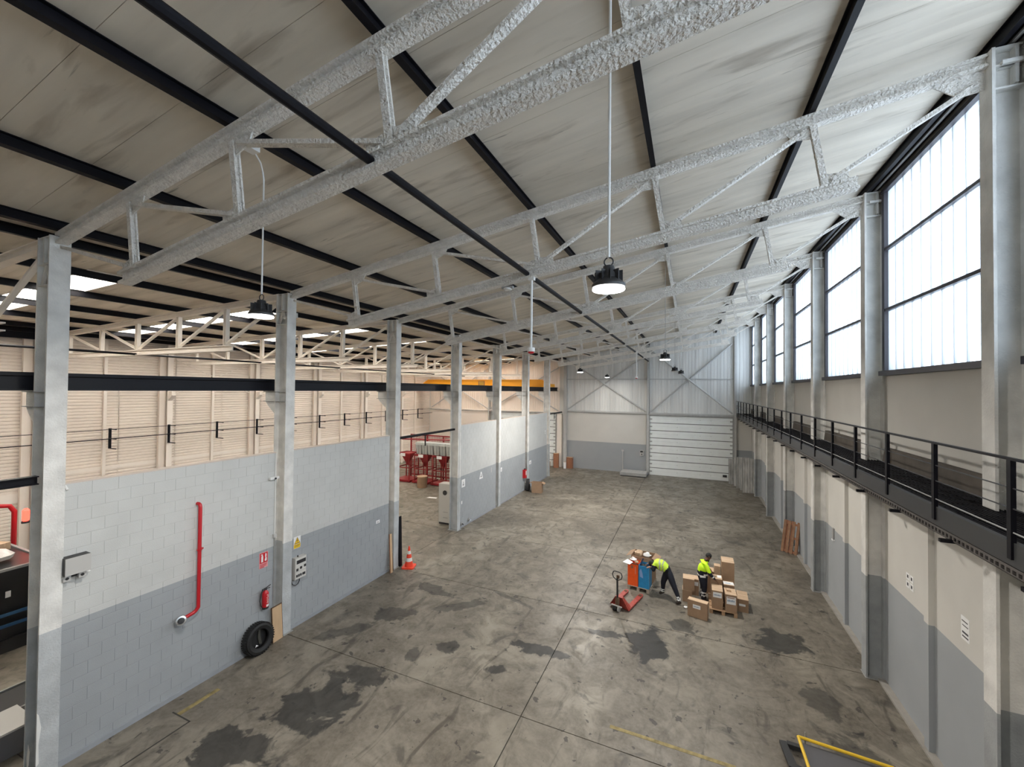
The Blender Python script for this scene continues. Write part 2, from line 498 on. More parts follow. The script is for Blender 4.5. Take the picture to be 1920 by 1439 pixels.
# nave far wall: horizontally ribbed sheets between posts
wl = part('wall_left', MB().box(XW - .3, YN, 0, XW - .06, YB, 10.0), m_navewall)
tag(wl, 'cream ribbed cladding wall along the far side of the nave', 'wall', kind='structure')
def ribbed(y0, y1, z0, z1, pitch=.15, d=.035):
    prof = []
    n = int((z1 - z0) / pitch)
    for i in range(n):
        z = z0 + i * pitch
        prof += [(z, 0), (z + pitch * .55, 0), (z + pitch * .68, -d), (z + pitch * .87, -d)]
    prof += [(z0 + n * pitch, 0), (z1, 0)]
    vs = [(XW + a, y, z) for y in (y0, y1) for z, a in prof]
    k = len(prof)
    return MB().add(vs, [(i, i + 1, k + i + 1, k + i) for i in range(k - 1)])
half = L_BAY / 2
yy = YN + .06
ridx = 0
ycuts = [YN, -1.262 - half, -1.262, -1.262 + half]
for f in FR: ycuts += [f, f + half]
ycuts = sorted(c for c in ycuts if c < YB - .5) + [YB]
for a, b in zip(ycuts[:-1], ycuts[1:]):
    if b < 3: continue
    part('ribbed_sheet', ribbed(a + .02, b - .02, 0, 9.66), m_navewall, wl)
part('girt', MB().chan((XW + .02, YN, 3.32), (XW + .02, YB, 3.32), .16, .08, .01, (0, 0, 1), -1), m_navewhite, wl)
part('girt', MB().chan((XW + .02, YN, 2.5), (XW + .02, YB, 2.5), .4, .1, .01, (0, 0, 1), -1), m_navewhite, wl)
for f in FR:
    if f + half < YB - 1:
        part('post', MB().bar((XW + .1, f + half - .6, 0), (XW + .1, f + half - .6, 9.7), .12, .14, (1, 0, 0)), m_navewhite, wl)
# thin white cross rods in one bay
for (z0, z1) in ((6.9, 9.0), (9.0, 6.9)):
    part('brace_rod', MB().tube([(XW + .12, FR[2] - .3, z0), (XW + .12, FR[3] - .6, z1)], .022, 6), m_navewhite, wl)

# hall outer wall (right): pieces round the windows
WZ0, WZ1 = 7.97, 12.66
wr = MB()
wr.box(XP + .04, YN, 0, 5.0, YB, WZ0)
wr.box(XP + .04, YN, WZ1, 5.0, YB, 13.05)
for f in [-6.27, -1.262] + FR + [YB]:
    wr.box(XP + .04, max(YN, f - .19), WZ0, 5.0, min(YB, f + .19), WZ1)
wright = part('wall_right', wr, m_rupper)
tag(wright, 'tall side wall of painted panels under the clerestory windows', 'wall', kind='structure')
for k in range(-2, 7):
    f = Y0 + L_BAY * k
    e = min(f + L_BAY, YB)
    a, b, mid = f + .17, e - .15, f + L_BAY / 2 + .12
    if b - a < 1: continue
    part('wall_panel', MB().box(XP, a, 0, XP + .05, mid - .1, 5.62), m_rpanel, wright)
    if e > mid + .5:
        part('wall_panel', MB().box(XP, mid + .1, 0, XP + .05, b, 5.62), m_rpanel, wright)
        part('wall_post', MB().box(XP - .1, mid - .1, 0, XP + .05, mid + .08, 5.6), m_rpanel, wright)
    part('upper_panel', MB().box(XP, a, 5.62, XP + .05, b, WZ0 - .12), m_rupper, wright)
    up_ = MB().prism([(XP - .1, a, 5.62), (XP - .1, b - .12, 5.62), (XP - .1, b - .3, 6.03), (XP - .1, a + .22, 6.03)], (.12, 0, 0))
    part('upstand', up_, m_upstand, wright)
    part('kerb', MB().box(XP - .16, a, 0, XP, b, .05), m_kerb, wright)
    if k >= 0:
        part('shadow_gap', MB().box(XP - .012, f + .17, 5.6, XP + .01, f + .21, WZ0), m_joint, wright)  # dark strip painted in for the shadow gap beside the column

# windows
PANES = 11
def make_window(k):
    f = Y0 + L_BAY * k
    a, b = f + .19, min(f + L_BAY, YB) - .19
    n = PANES if k < 6 else 10
    wn = thing('window_%d' % (k + 3), '', 'window', (XP, (a + b) / 2, WZ0), kind='structure')
    yc = (a + b) / 2
    A, B = a - yc, b - yc
    H = WZ1 - WZ0
    part('sill', MB().box(-.14, A - .05, -.12, .12, B, 0), m_frame, wn)
    part('head', MB().box(-.08, A, H - .08, .12, B, H), m_frame, wn)
    part('jamb', MB().box(-.06, A, 0, .12, A + .05, H - .08), m_frame, wn)
    part('jamb', MB().box(-.06, B - .14, 0, .12, B, H - .08), m_frame, wn)
    rows = [0, H / 3, 2 * H / 3, H - .08]
    for z in rows[1:3]:
        part('transom', MB().box(-.05, A + .05, z - .035, .07, B - .14, z + .035), m_frame, wn)
    pw = (B - A - .19) / n
    me = None
    for r in range(3):
        z0 = rows[r] + (.035 if r else 0); z1 = rows[r + 1] - (.035 if r < 2 else 0)
        hh = z1 - z0
        # U-profile sheet: face with two shallow return edges
        pm = MB()
        e, t, d = .002, .006, .045
        pl = [(e, 0), (pw - e, 0), (pw - e, -d), (pw - e - t, -d), (pw - e - t, -t), (e + t, -t), (e + t, -d), (e, -d)]
        vs = [(-v_, u_, z) for z in (0, hh) for u_, v_ in pl]
        q = len(pl)
        for i in range(q):
            pm.add([vs[i], vs[(i + 1) % q], vs[q + (i + 1) % q], vs[q + i]], [(0, 1, 2, 3)], 0 if i in (0, 4) else 1)
        me = pm.mesh('pane', [m_pane, m_paneedge])
        for i in range(n):
            part('pane', me, None, wn, (.02, A + .05 + i * pw, z0))
    return wn
win_lab = {0: 'translucent clerestory window above the catwalk start', 1: 'largest translucent panel window above the paper notice', 2: 'translucent panel window above the thin grey wall plate',
           3: 'translucent panel window above the leaning slatted pallet', 4: 'narrow-looking clerestory window, two bays short of the end wall', 5: 'clerestory window one bay short of the end wall', 6: 'clerestory window next to the far end wall'}
win_lab.update({-1: 'translucent clerestory window one bay behind the catwalk start', -2: 'translucent clerestory window next to the near end wall'})
for k in range(-2, 7):
    wn = make_window(k)
    wn['label'] = win_lab[k]

# far gable
wb = part('wall_back', MB().box(XW - .3, YB, 0, 5.0, YB + .3, 13.2), m_clad)
tag(wb, 'far end wall with ribbed cladding over painted panels', 'wall', kind='structure')
# hall lower panel left of the middle post
part('lower_panel', MB().box(-10.95, YB - .06, 0, -3.6, YB, 5.3), m_backlow, wb)
part('side_panel', MB().box(3.45, YB - .06, 0, XP, YB, 5.3), m_backlow, wb)
part('lower_panel', MB().box(-26.6, YB - .06, 0, -19.2, YB, 5.1), m_navewhite, wb)
part('white_reveal', MB().box(-11.85, YB - .25, 0, -11.35, YB, 5.1), m_navewhite, wb)
def vrib(x0, x1, z0, z1, slope=True, pitch=.25):
    prof = []; n = int((x1 - x0) / pitch)
    for i in range(n):
        x = x0 + i * pitch
        prof += [(x, 0), (x + pitch * .72, 0), (x + pitch * .8, .025), (x + pitch * .92, .025)]
    prof += [(x1, 0)]
    vs = [(x, YB - .05 + d, z) for x, d in prof for z in (z0, (roofz(x) + .18 if z1 is None else z1))]
    k = len(prof)
    return MB().add(vs, [(2 * i, 2 * i + 1, 2 * i + 3, 2 * i + 2) for i in range(k - 1)])
for a, b in ((-10.9, -8.5), (-8.5, -6), (-6, -3.55), (-3.3, -1.1), (-1.1, 1.1), (1.1, 3.4), (3.5, 4.6)):
    part('ribbed_sheet', vrib(a, b - .01, 5.45, None), m_clad, wb)
for a, b in ((-26.6, -23.6), (-23.6, -20.6), (-20.6, -17.6), (-17.6, -14.6), (-14.6, -11.6)):
    part('ribbed_sheet', vrib(a, b - .01, 5.2, None), m_navewall, wb)
for x in (-3.43, 3.42):
    part('post', MB().ibeam((x, YB - .18, 0), (x, YB - .18, roofz(x)), .28, .16, .012, .018, (0, 1, 0)), m_brace, wb)
part('corner_post', MB().ibeam((-11.0, YB - .25, 0), (-11.0, YB - .25, roofz(-11)), .3, .3, .014, .02, (0, 1, 0)), m_brace, wb)
for (x0, x1) in ((-10.85, -3.55), (-3.3, 3.3)):
    part('rail', MB().bar((x0, YB - .14, 5.42), (x1, YB - .14, 5.42), .16, .14), m_brace, wb)
    part('girt', MB().bar((x0, YB - .08, 8.45), (x1, YB - .08, 8.45), .06, .08), m_brace, wb)
    zt1 = roofz(x0) - .5 if x0 > -4 else 10.35
    part('brace_tube', MB().tube([(x0 + .1, YB - .2, 5.6), (x1 - .1, YB - .2, 10.55 if x0 < -4 else 11.4)], .065, 10), m_brace, wb)
    part('brace_tube', MB().tube([(x0 + .1, YB - .32, 10.3 if x0 < -4 else 11.0), (x1 - .1, YB - .32, 5.6)], .065, 10), m_brace, wb)
for (x0, x1) in ((-26.4, -19.2), (-19.2, -11.6)):
    part('rail', MB().bar((x0, YB - .14, 5.25), (x1, YB - .14, 5.25), .16, .14), m_navewhite, wb)
    part('brace_tube', MB().tube([(x0 + .1, YB - .2, 5.4), (x1 - .1, YB - .2, 9.6)], .05, 8), m_brace, wb)
    part('brace_tube', MB().tube([(x0 + .1, YB - .3, 9.4), (x1 - .1, YB - .3, 5.4)], .05, 8), m_brace, wb)
part('post', MB().ibeam((-19.2, YB - .18, 0), (-19.2, YB - .18, 9.9), .28, .16, .012, .018, (0, 1, 0)), m_brace, wb)

# sectional doors
def sectional_door(n, label, x0, x1, h, secs, handle=True):
    d = thing('door_%d' % n, label, 'door', ((x0 + x1) / 2, YB - .2, 0), kind='structure')
    wdt = (x1 - x0) / 2
    sh = h / secs
    part('backing', MB().box(-wdt, .02, 0, wdt, .05, h), m_seam, d)
    prof = [(.012, 0), (.012, -.04), (sh * .45, -.04), (sh * .47, -.028), (sh * .53, -.028), (sh * .55, -.04), (sh - .045, -.04), (sh - .045, 0)]
    vs = [(x, yv + .03, z) for x in (-wdt + .03, wdt - .03) for z, yv in prof]
    q = len(prof)
    me = MB().add(vs, [(i, (i + 1) % q, q + (i + 1) % q, q + i) for i in range(q)] + [tuple(range(q - 1, -1, -1)), tuple(range(q, 2 * q))]).mesh('door_section', m_door)
    for i in range(secs):
        s = part('door_section', me, None, d, (0, 0, i * sh))
        hm = MB()
        for x in (-wdt + .03, wdt - .22):
            hm.box(x, -.05, sh * .5 - .05, x + .2, -.012, sh * .5 + .05)
        for x in (-wdt * .3, wdt * .25, wdt * .5):
            hm.box(x - .02, -.02, sh * .48, x + .02, -.008, sh * .54)
        part('hinge', hm, m_galv, s)
    part('track', MB().box(-wdt - .08, -.1, 0, -wdt + .02, .05, h), m_galv, d)
    part('track', MB().box(wdt - .02, -.1, 0, wdt + .08, .05, h), m_galv, d)
    part('lintel', MB().box(-wdt - .1, -.12, h, wdt + .1, .06, h + .14), m_galv, d)
    if handle:
        part('lock', MB().box(wdt - .75, -.09, .33, wdt - .45, -.01, .5), m_dplastic, d)
    return d
sectional_door(1, 'wide white sectional door with steel hinges in the end wall', -3.3, 3.25, 5.25, 8)
sectional_door(2, 'white sectional door behind the block walls, under the yellow crane', -18.9, -11.95, 5.1, 8, False)

# ------------------------------------------------------------------ columns between hall and nave
HC = 10.27
def make_left_column():
    c = thing('steel_column', '', 'column', (XL - .25, 0, 0), kind='structure')
    part('shaft', MB().ibeam((0, 0, 0), (0, 0, HC - .02), .5, .3, .04, .04, (1, 0, 0)), m_column, c)
    st = MB()
    for z in (HC - .03, HC - .55, HC - .95):
        st.box(-.21, -.145, z - .02, .21, -.02, z); st.box(-.21, .02, z - .02, .21, .145, z)
    part('stiffener', st, m_column, c)
    for s in (-1, 1):
        part('fan_plate', MB().bar((0, -.09, HC - .57), (s * .17, -.09, HC - .93), .1, .03, (0, 1, 0)), m_column, c)
    part('rib_plate', MB().box(-.03, -.145, HC - .53, .03, -.02, HC - .05), m_column, c)
    rg = MB()
    for z in (7.27, 6.98):
        rg.box(-.255, -.152, z - .012, .2, -.02, z)
    part('seat_rib', rg, m_galv, c)
    cb = part('corbel', MB().prism([(-.25, -.1, 7.27), (-.72, -.1, 7.27), (-.72, -.1, 6.98), (-.62, -.1, 6.85), (-.25, -.1, 6.55)], (0, .2, 0)), m_column, c)
    part('bearing_plate', MB().box(-.74, -.16, 7.26, -.25, .16, 7.285), m_galv, cb)
    part('bearing_plate', MB().box(-.74, -.16, 6.97, -.25, .16, 6.985), m_galv, cb)
    part('base_plate', MB().box(-.3, -.2, 0, .3, .2, .02), m_galv, c)
    return c
LCOL = ['thick sprayed column with scraped paint at its foot, by the dark container', 'sprayed column between the leaning tyre and the wall control box', 'sprayed column at the opening beside the traffic cone',
        'sprayed column at the opening beside the pale cabinet', 'sprayed column between the triangle-sign panel and the extinguisher panel', 'sprayed column behind the open-topped carton and small extinguisher', 'sprayed column ending the row of block panels']
c0 = make_left_column()
left_cols = []
for k in range(7):
    c = c0 if k == 0 else copy_tree(c0)
    c.location.y = FR[k]
    c['label'] = LCOL[k]
    left_cols.append(c)
part('conduit', MB().tube([(.1, .17, 10.0), (.1, .17, 5.6), (.13, .18, 5.45), (.2, .2, 5.35)], .022, 8), m_white, left_cols[0])
part('paint_scrape', MB().prism([(.2502, -.15, .3), (.2502, -.11, .35), (.2502, -.12, .7), (.2502, -.09, 1.0), (.2502, -.125, 1.25), (.2502, -.15, 1.3)], (.002, 0, 0)), m_white, left_cols[0])
part('paint_scrape', MB().prism([(-.1, -.1505, .1), (-.03, -.1505, .25), (.0, -.1505, .5), (-.07, -.1505, .62), (-.12, -.1505, .35)], (0, .002, 0)), m_white, left_cols[0])
part('conduit', MB().tube([(.13, .165, 9.7), (.13, .165, 5.6)], .02, 8), m_galv, left_cols[1])
part('junction_box', MB().box(.06, .15, 9.55, .2, .25, 9.7), m_plastic, left_cols[1])
part('conduit', MB().tube([(.255, -.02, 5.1), (.265, -.02, .9)], .015, 6), m_white, left_cols[3])

# ------------------------------------------------------------------ columns along the outer wall
def make_right_column():
    hr = roofz(4.45)
    c = thing('wall_column', '', 'column', (XR + .2, 0, 0), kind='structure')
    part('shaft', MB().ibeam((0, 0, 0), (0, 0, hr - .02), .4, .3, .04, .04, (1, 0, 0)), m_rcolumn, c)
    st = MB()
    for z in (hr - .03, hr - .3, hr - .65):
        st.box(-.17, -.145, z - .03, .17, -.02, z)
    part('stiffener', st, m_rcolumn, c)
    part('cross_plate', MB().box(.06, -.145, hr - .62, .1, -.02, hr - .06), m_rcolumn, c)
    part('cleat', MB().box(-.1, -.19, hr - .33, .17, -.1, hr - .27), m_rcolumn, c)
    part('base_plate', MB().box(-.22, -.18, 0, .2, .18, .015), m_galv, c)
    return c
RCOL = {1: 'broad rough column beside the printed paper notice', 2: 'rough column beside the four small pictogram stickers', 3: 'wall column next to the thin grey wall plate',
        4: 'wall column with the slatted pallet leaning beside it', 5: 'wall column between the slatted pallet and the stacked metal sheets', 6: 'wall column behind the stacked metal sheets', 0: 'wall column under the catwalk start'}
r0 = make_right_column()
for i, k in enumerate((1, 2, 3, 4, 5, 6, 0)):
    c = r0 if i == 0 else copy_tree(r0)
    c.location.y = FR[k]
    c['label'] = RCOL[k]

# ------------------------------------------------------------------ roof trusses
NT = [-8.69 + 2.66 * i for i in range(5)]        # upper nodes over the hall
def hall_truss():
    t = thing('roof_truss', '', 'roof truss', (0, 0, 0), kind='structure')
    sl = Vector((1, 0, .1555)).normalized(); nrm = Vector((-sl.z, 0, sl.x))
    P = lambda x, d: Vector((x, 0, roofz(x))) - nrm * d
    part('top_chord', MB().ibeam(P(-11.1, .11), P(4.24, .11), .2, .175, .045, .045, (0, 0, 1)), m_spray, t)
    bot = [P(x, 1.33) for x in NT]
    b0 = bot[0] + sl * -.35 - nrm * .105; b1 = bot[-1] + sl * .45 - nrm * .105
    part('bottom_chord', MB().ibeam(b0, b1, .21, .185, .045, .045, (0, 0, 1)), m_spray, t)
    for i, x in enumerate(NT):
        a, b = P(x, .2), bot[i]
        part('vertical', MB().ibeam(a, b, .1, .1, .025, .025, (0, 1, 0)), m_spray, t)
    dg = [(Vector((-11.1, 0, roofz(-11.1) - .28)), bot[0] + sl * -.1), (P(NT[0], .25), bot[1]), (P(NT[1], .25), bot[2]), (bot[2], P(NT[3], .25)), (bot[3], P(NT[4], .25)), (bot[4], Vector((4.22, 0, roofz(4.2) - .4)))]
    for a, b in dg:
        d = (b - a).normalized()
        part('diagonal', MB().chan(a + d * .12, b - d * .1, .11, .06, .022, (0, 1, 0)), m_spray, t)
    g = MB()
    for x, sgn in zip(NT, (1, 1, 0, -1, -1)):
        if sgn:
            p = P(x, .2)
            g = MB().prism([p + Vector((-.07 * sgn, -.01, .03)), p + sl * .42 * sgn + Vector((0, -.01, .0)), p + sl * .32 * sgn - nrm * .16 + Vector((0, -.01, 0)), p - nrm * .24 + Vector((-.05 * sgn, -.01, 0))], (0, .02, 0))
            part('gusset', g, m_spray, t)
    for i, sgn in zip(range(5), (-1, -1, 0, 1, 1)):
        p = bot[i]
        for s in ((sgn,) if sgn else (-1, 1)):
            part('gusset', MB().prism([p + Vector((-.05 * s, -.01, -.02)), p + sl * .36 * s + Vector((0, -.01, 0)), p + sl * .36 * s + nrm * .14 + Vector((0, -.01, 0)), p + nrm * .22 + Vector((-.04 * s, -.01, 0))], (0, .02, 0)), m_spray, t)
    p = Vector((4.2, -.01, roofz(4.2) - .22))
    part('gusset', MB().prism([p, p + Vector((0, 0, -.32)), p + Vector((-.3, 0, -.36)), p + Vector((-.62, 0, -.1))], (0, .02, 0)), m_spray, t)
    return t
HTL = ['coarse sprayed hall truss on the column beside the dark container', 'sprayed hall truss carrying the white hanging pole, on the column by the tyre', 'sprayed hall truss on the column by the traffic cone', 'sprayed hall truss on the column by the pale cabinet',
       'sprayed hall truss above the triangle-sign panel\'s end column', 'sprayed hall truss on the column behind the open-topped carton', 'sprayed hall truss closest to the end wall bracing']
t0 = hall_truss()
for k in range(7):
    t = t0 if k == 0 else copy_tree(t0)
    t.location.y = FR[k]
    t['label'] = HTL[k]
NN = [-14.2 - 2.66 * i for i in range(5)]
def nave_truss():
    t = thing('nave_truss', '', 'roof truss', (0, 0, 0), kind='structure')
    BZ = 8.78
    part('top_chord', MB().ibeam((-11.58, 0, roofz(-11.58) - .09), (XW + .1, 0, roofz(XW) - .09), .18, .18, .03, .03, (0, 0, 1)), m_nspray, t)
    part('bottom_chord', MB().ibeam((-13.85, 0, BZ - .1), (-25.3, 0, BZ - .1), .2, .2, .03, .03, (0, 0, 1)), m_nspray, t)
    for x in NN:
        part('vertical', MB().ibeam((x, 0, roofz(x) - .18), (x, 0, BZ), .16, .12, .02, .02, (1, 0, 0)), m_nspray, t)
    tp = lambda x: Vector((x, 0, roofz(x) - .2))
    bt = lambda x: Vector((x, 0, BZ))
    for a, b in ((bt(NN[0]), Vector((-11.6, 0, roofz(-11.6) - .25))), (bt(NN[1]), tp(NN[0])), (bt(NN[2]), tp(NN[1])), (tp(NN[3]), bt(NN[2])), (tp(NN[4]), bt(NN[3]))):
        d = (b - a).normalized()
        part('diagonal', MB().chan(a + d * .1, b - d * .1, .1, .06, .018, (0, 1, 0)), m_nspray, t)
    return t
NTL = ['pale nave truss reaching the column beside the dark container', 'pale nave truss reaching the column by the tyre', 'pale nave truss reaching the column by the traffic cone', 'pale nave truss reaching the column by the pale cabinet',
       'pale nave truss behind the triangle-sign panel', 'pale nave truss behind the small extinguisher column', 'pale nave truss over the yellow crane']
t0 = nave_truss()
for k in range(7):
    t = t0 if k == 0 else copy_tree(t0)
    t.location.y = FR[k]
    t['label'] = NTL[k]
# stub columns carrying the nave trusses at the ribbed wall
nc = None
for k in range(7):
    if nc is None:
        nc = thing('nave_column', 'cream wall column with a small crane bracket on the ribbed wall', 'column', (XW + .2, FR[k] - .45, 0), group='cream columns along the ribbed wall', kind='structure')
        part('shaft', MB().ibeam((0, 0, 0), (0, 0, 9.65), .36, .26, .02, .025, (1, 0, 0)), m_navewhite, nc)
        part('side_plate', MB().box(-.15, -.42, 0, .02, -.14, 9.5), m_navewall, nc)
        part('corbel', MB().prism([(.18, -.1, 7.1), (.5, -.1, 7.1), (.5, -.1, 6.9), (.18, -.1, 6.6)], (0, .2, 0)), m_navewhite, nc)
    else:
        c = copy_tree(nc); c.location.y = FR[k] - .45

# ------------------------------------------------------------------ purlins, ties
def purlin(x, label, grp):
    zc = roofz(x) + .002 + .095
    t = tag(part('purlin', MB().ibeam((0, YN - zc * 0, 0), (0, YB - .05, 0), .186, .1, .012, .016, (0, 0, 1)), m_black, None, (x, 0, zc), (0, -math.atan(.1555) if x > -11.3 else 0, 0)), label, 'purlin', grp, 'structure')
    return t
for x in [-11.0] + NT + [4.3]:
    purlin(x, 'black steel purlin running the length of the hall roof', 'black purlins over the hall')
for x in [-11.8] + NN + [-26.4]:
    purlin(x, 'black steel purlin running the length of the nave roof', 'black purlins over the nave')
eb = thing('eave_beam', 'black eave beam with a slim rail above the clerestory windows', 'beam', (XP - .1, (FR[0] + YB) / 2, 12.6), kind='structure')
hl = (YB - FR[0]) / 2
part('beam_web', MB().ibeam((.02, -hl, .32), (.02, hl, .32), .22, .12, .012, .02, (0, 0, 1)), m_black, eb)
part('slim_rail', MB().bar((-.05, -hl, .15), (-.05, hl, .15), .05, .035), m_galv, eb)
ev = tag(part('eave_beam', MB().ibeam((-26.3, YN, 9.55), (-26.3, 9.2, 9.55), .3, .16, .014, .02, (0, 0, 1)), m_black), 'deep black beam at the eave of the ribbed wall', 'beam', kind='structure')
# black tie tube between the bottom chords, one length per bay
for k in range(-1, 7):
    a = max(Y0 + L_BAY * k, YN + .5); b = min(a + L_BAY, YB - .1)
    me = MB().tube([(0, 0, 0), (0, b - a - .1, 0)], .055, 10)
    o = tag(part('tie_tube', me, m_black, None, (-3.42, a + .05, 10.05)), 'black round tie tube linking two bottom chords over the hall', 'tie tube', 'tie tubes over the hall', 'structure')
for k in range(-1, 6):
    o = tag(part('tie_tube', MB().tube([(0, 0, 0), (0, L_BAY - .1, 0)], .04, 8), m_black, None, (-19.5, Y0 + L_BAY * k + .05, 8.62)), 'thin black tie tube linking two bottom chords over the nave', 'tie tube', 'tie tubes over the nave', 'structure')

# ------------------------------------------------------------------ block wall panels
WH = 5.46
CO, BL = WH / 21, .425
XF = -11.2
def block_wall(n, y0, y1, label, blocks):
    w = thing('wall_partition_%d' % n, label, 'wall', (XF, (y0 + y1) / 2, 0), kind='structure')
    yc = (y0 + y1) / 2
    A, B = y0 - yc, y1 - yc
    part('core', MB().box(-.2, A + .001, 0, -.006, B - .001, WH), m_mortar, w)
    part('warm_lit_top', MB().box(-.2, A, WH, 0, B, WH + .03), m_warmtop, w)
    part('kerb', MB().box(-.005, A, 0, .035, B, .1), m_lkerb, w)
    cache = {}
    rest = MB()
    for r in range(21):
        z = r * CO
        cuts = [A]
        y = A + (BL if r % 2 == 0 else BL / 2)
        while y < B - .06:
            cuts.append(y); y += BL
        cuts.append(B)
        for a, b in zip(cuts[:-1], cuts[1:]):
            g = .0035
            off = random.uniform(-.0012, .0012)
            if blocks:
                key = round(b - a, 3)
                if key not in cache:
                    L_ = b - a
                    t = .004
                    cache[key] = MB().add([(-.02, g, g), (-.02, L_ - g, g), (-.02, L_ - g, CO - g), (-.02, g, CO - g), (-t, g, g), (-t, L_ - g, g), (-t, L_ - g, CO - g), (-t, g, CO - g),
                                           (0, g + t, g + t), (0, L_ - g - t, g + t), (0, L_ - g - t, CO - g - t), (0, g + t, CO - g - t)],
                                          [(0, 1, 5, 4), (1, 2, 6, 5), (2, 3, 7, 6), (3, 0, 4, 7), (4, 5, 9, 8), (5, 6, 10, 9), (6, 7, 11, 10), (7, 4, 8, 11), (8, 9, 10, 11), (3, 2, 1, 0)]).mesh('block', m_block)
                part('block', cache[key], None, w, (off, a, z))
            else:
                rest.box(-.02, a + g, z + g, 0, b - g, z + CO - g)
    if not blocks:
        o = part('blockwork', rest, m_block, w); o['kind'] = 'stuff'
    return w
G = 'painted block wall panels between the columns'
block_wall(1, FR[0] + .152, FR[1] - .36, 'two-tone block wall panel with the red water pipe', True)
block_wall(2, FR[1] + .152, FR[2] - .36, 'two-tone block wall panel with the yellow warning sign', True)
block_wall(3, FR[3] + .152, FR[4] - .36, 'two-tone block wall panel with the white triangle sign', False)
block_wall(4, FR[4] + .152, FR[5] - .36, 'two-tone block wall panel with the small red extinguisher', False)
block_wall(5, FR[5] + .152, FR[6] - .36, 'two-tone block wall panel behind the open-topped carton', False)

# ------------------------------------------------------------------ crane runway, crane bridge
rw = thing('crane_runway', 'long black crane runway beam on the column brackets', 'crane beam', (-11.86, (YN + YB) / 2, 7.29), kind='structure')
hl = (YB - YN) / 2 - .15
part('beam', MB().ibeam((0, -hl, .16), (0, hl, .16), .32, .26, .02, .03, (0, 0, 1)), m_runway, rw)
part('crane_rail', MB().box(-.03, -hl, .32, .03, hl, .36), m_runway, rw)
br = thing('bridge_crane', 'yellow overhead crane bridge across the nave', 'crane', (-19.2, 36.3, 7.66))
sec = [(-7.0, .1), (-6.4, .55), (-6.1, .68), (6.5, .68), (6.75, .6), (7.2, .12), (7.2, .05), (6.6, -.0), (-6.2, -.0), (-7.0, .05)]
part('girder', MB().prism([(x, -.2, z) for x, z in sec], (0, .4, 0)), m_yellow, br)
part('top_flange', MB().box(-6.1, -.26, .68, 6.5, .26, .71), m_yellow, br)
for x in (-6.95, 7.2):
    part('end_carriage', MB().box(x - .14, -1.3, .02, x + .14, 1.3, .3), m_yellow, br)
part('maker_plate', MB().box(-.1, -.215, .12, .6, -.2, .56), m_redwood, br)
pm = MB()
for i in range(3): pm.box(-.02, -.22, .18 + i * .13, .52, -.2151, .24 + i * .13)
part('maker_mark', pm, m_signyel, br)
part('hoist', MB().box(1.4, -.45, -.1, 2.3, -.2, .25), m_yellow, br)
# black bars across the wall openings
for (y0, y1, lab) in ((FR[2] + .15, FR[3] - .15, 'black sliding rail across the opening between the cone and the cabinet'), (FR[6] + .15, YB - .3, 'black sliding rail across the opening next to the end wall')):
    rl = thing('sliding_rail', lab, 'rail', (-11.35, y0, 5.24))
    part('bar', MB().box(-.05, 0, 0, .05, y1 - y0, .1), m_black, rl)
    part('hanger', MB().box(-.02, (y1 - y0) * .45, -.5, .02, (y1 - y0) * .45 + .05, 0), m_black, rl)
tag(part('lintel_beam', MB().ibeam((-11.35, YN, 5.6), (-11.35, FR[0] - .15, 5.6), .16, .16, .012, .02, (0, 0, 1)), m_black), 'black beam butting into the column by the dark container', 'beam', kind='structure')

# ------------------------------------------------------------------ catwalk along the outer wall
CX, CZ = 3.5, 5.65
cy0, cy1 = FR[0] + .2, YB - .3
cw = thing('catwalk', 'black steel catwalk with railing along the outer wall', 'catwalk', (CX, cy0, CZ))
ln_ = cy1 - cy0
part('edge_beam', MB().chan((0, 0, -.14), (0, ln_, -.14), .28, .08, .012, (0, 0, 1), 1), m_brownbeam, cw)
gr = MB()
x = .1
while x < 1.06:
    gr.box(x, 0, -.03, x + .012, ln_, 0); x += .06
y = .1
while y < ln_:
    gr.box(.08, y, -.022, 1.06, y + .012, -.006); y += .35
o = part('grating', gr, m_black, cw); o['kind'] = 'stuff'
part('deck_plate', MB().box(.06, 0, -.05, 1.06, ln_, -.04), m_black, cw)
ph, sp = .97, L_BAY / 3
pm_ = MB().box(-.025, -.035, -.2, .025, .035, ph).mesh('railing_post', m_black)
n = 0
y = 6.85 - cy0
while y < ln_ + .01:
    if y >= 0: part('railing_post', pm_, None, cw, (0, y, 0))
    y += sp; n += 1
part('top_rail', MB().box(-.025, 0, ph, .025, ln_, ph + .03), m_black, cw)
for z in (.12, .40, .64):
    part('mid_rail', MB().tube([(0, 0, z), (0, ln_, z)], .009, 6), m_galv if z < .2 else m_brownbeam, cw)
# perforated tray hung under the edge
tr = thing('cable_tray', 'perforated cable tray hung beneath the catwalk edge', 'cable tray', (CX + .05, cy0, 5.22))
tm = MB(); tm.box(0, 0, 0, .012, ln_, .025); tm.box(0, 0, .075, .012, ln_, .11); tm.box(0, 0, 0, .25, ln_, .008)
y = 0
while y < ln_:
    tm.box(0, y, .025, .012, y + .035, .075); y += .1
part('side_strip', tm, m_tray, tr)
am = MB().box(-.14, -.025, -.02, .35, .03, .03).mesh('support_arm', m_black)
y = .9
while y < ln_ - .3:
    part('support_arm', am, None, tr, (0, y, 0)); y += sp

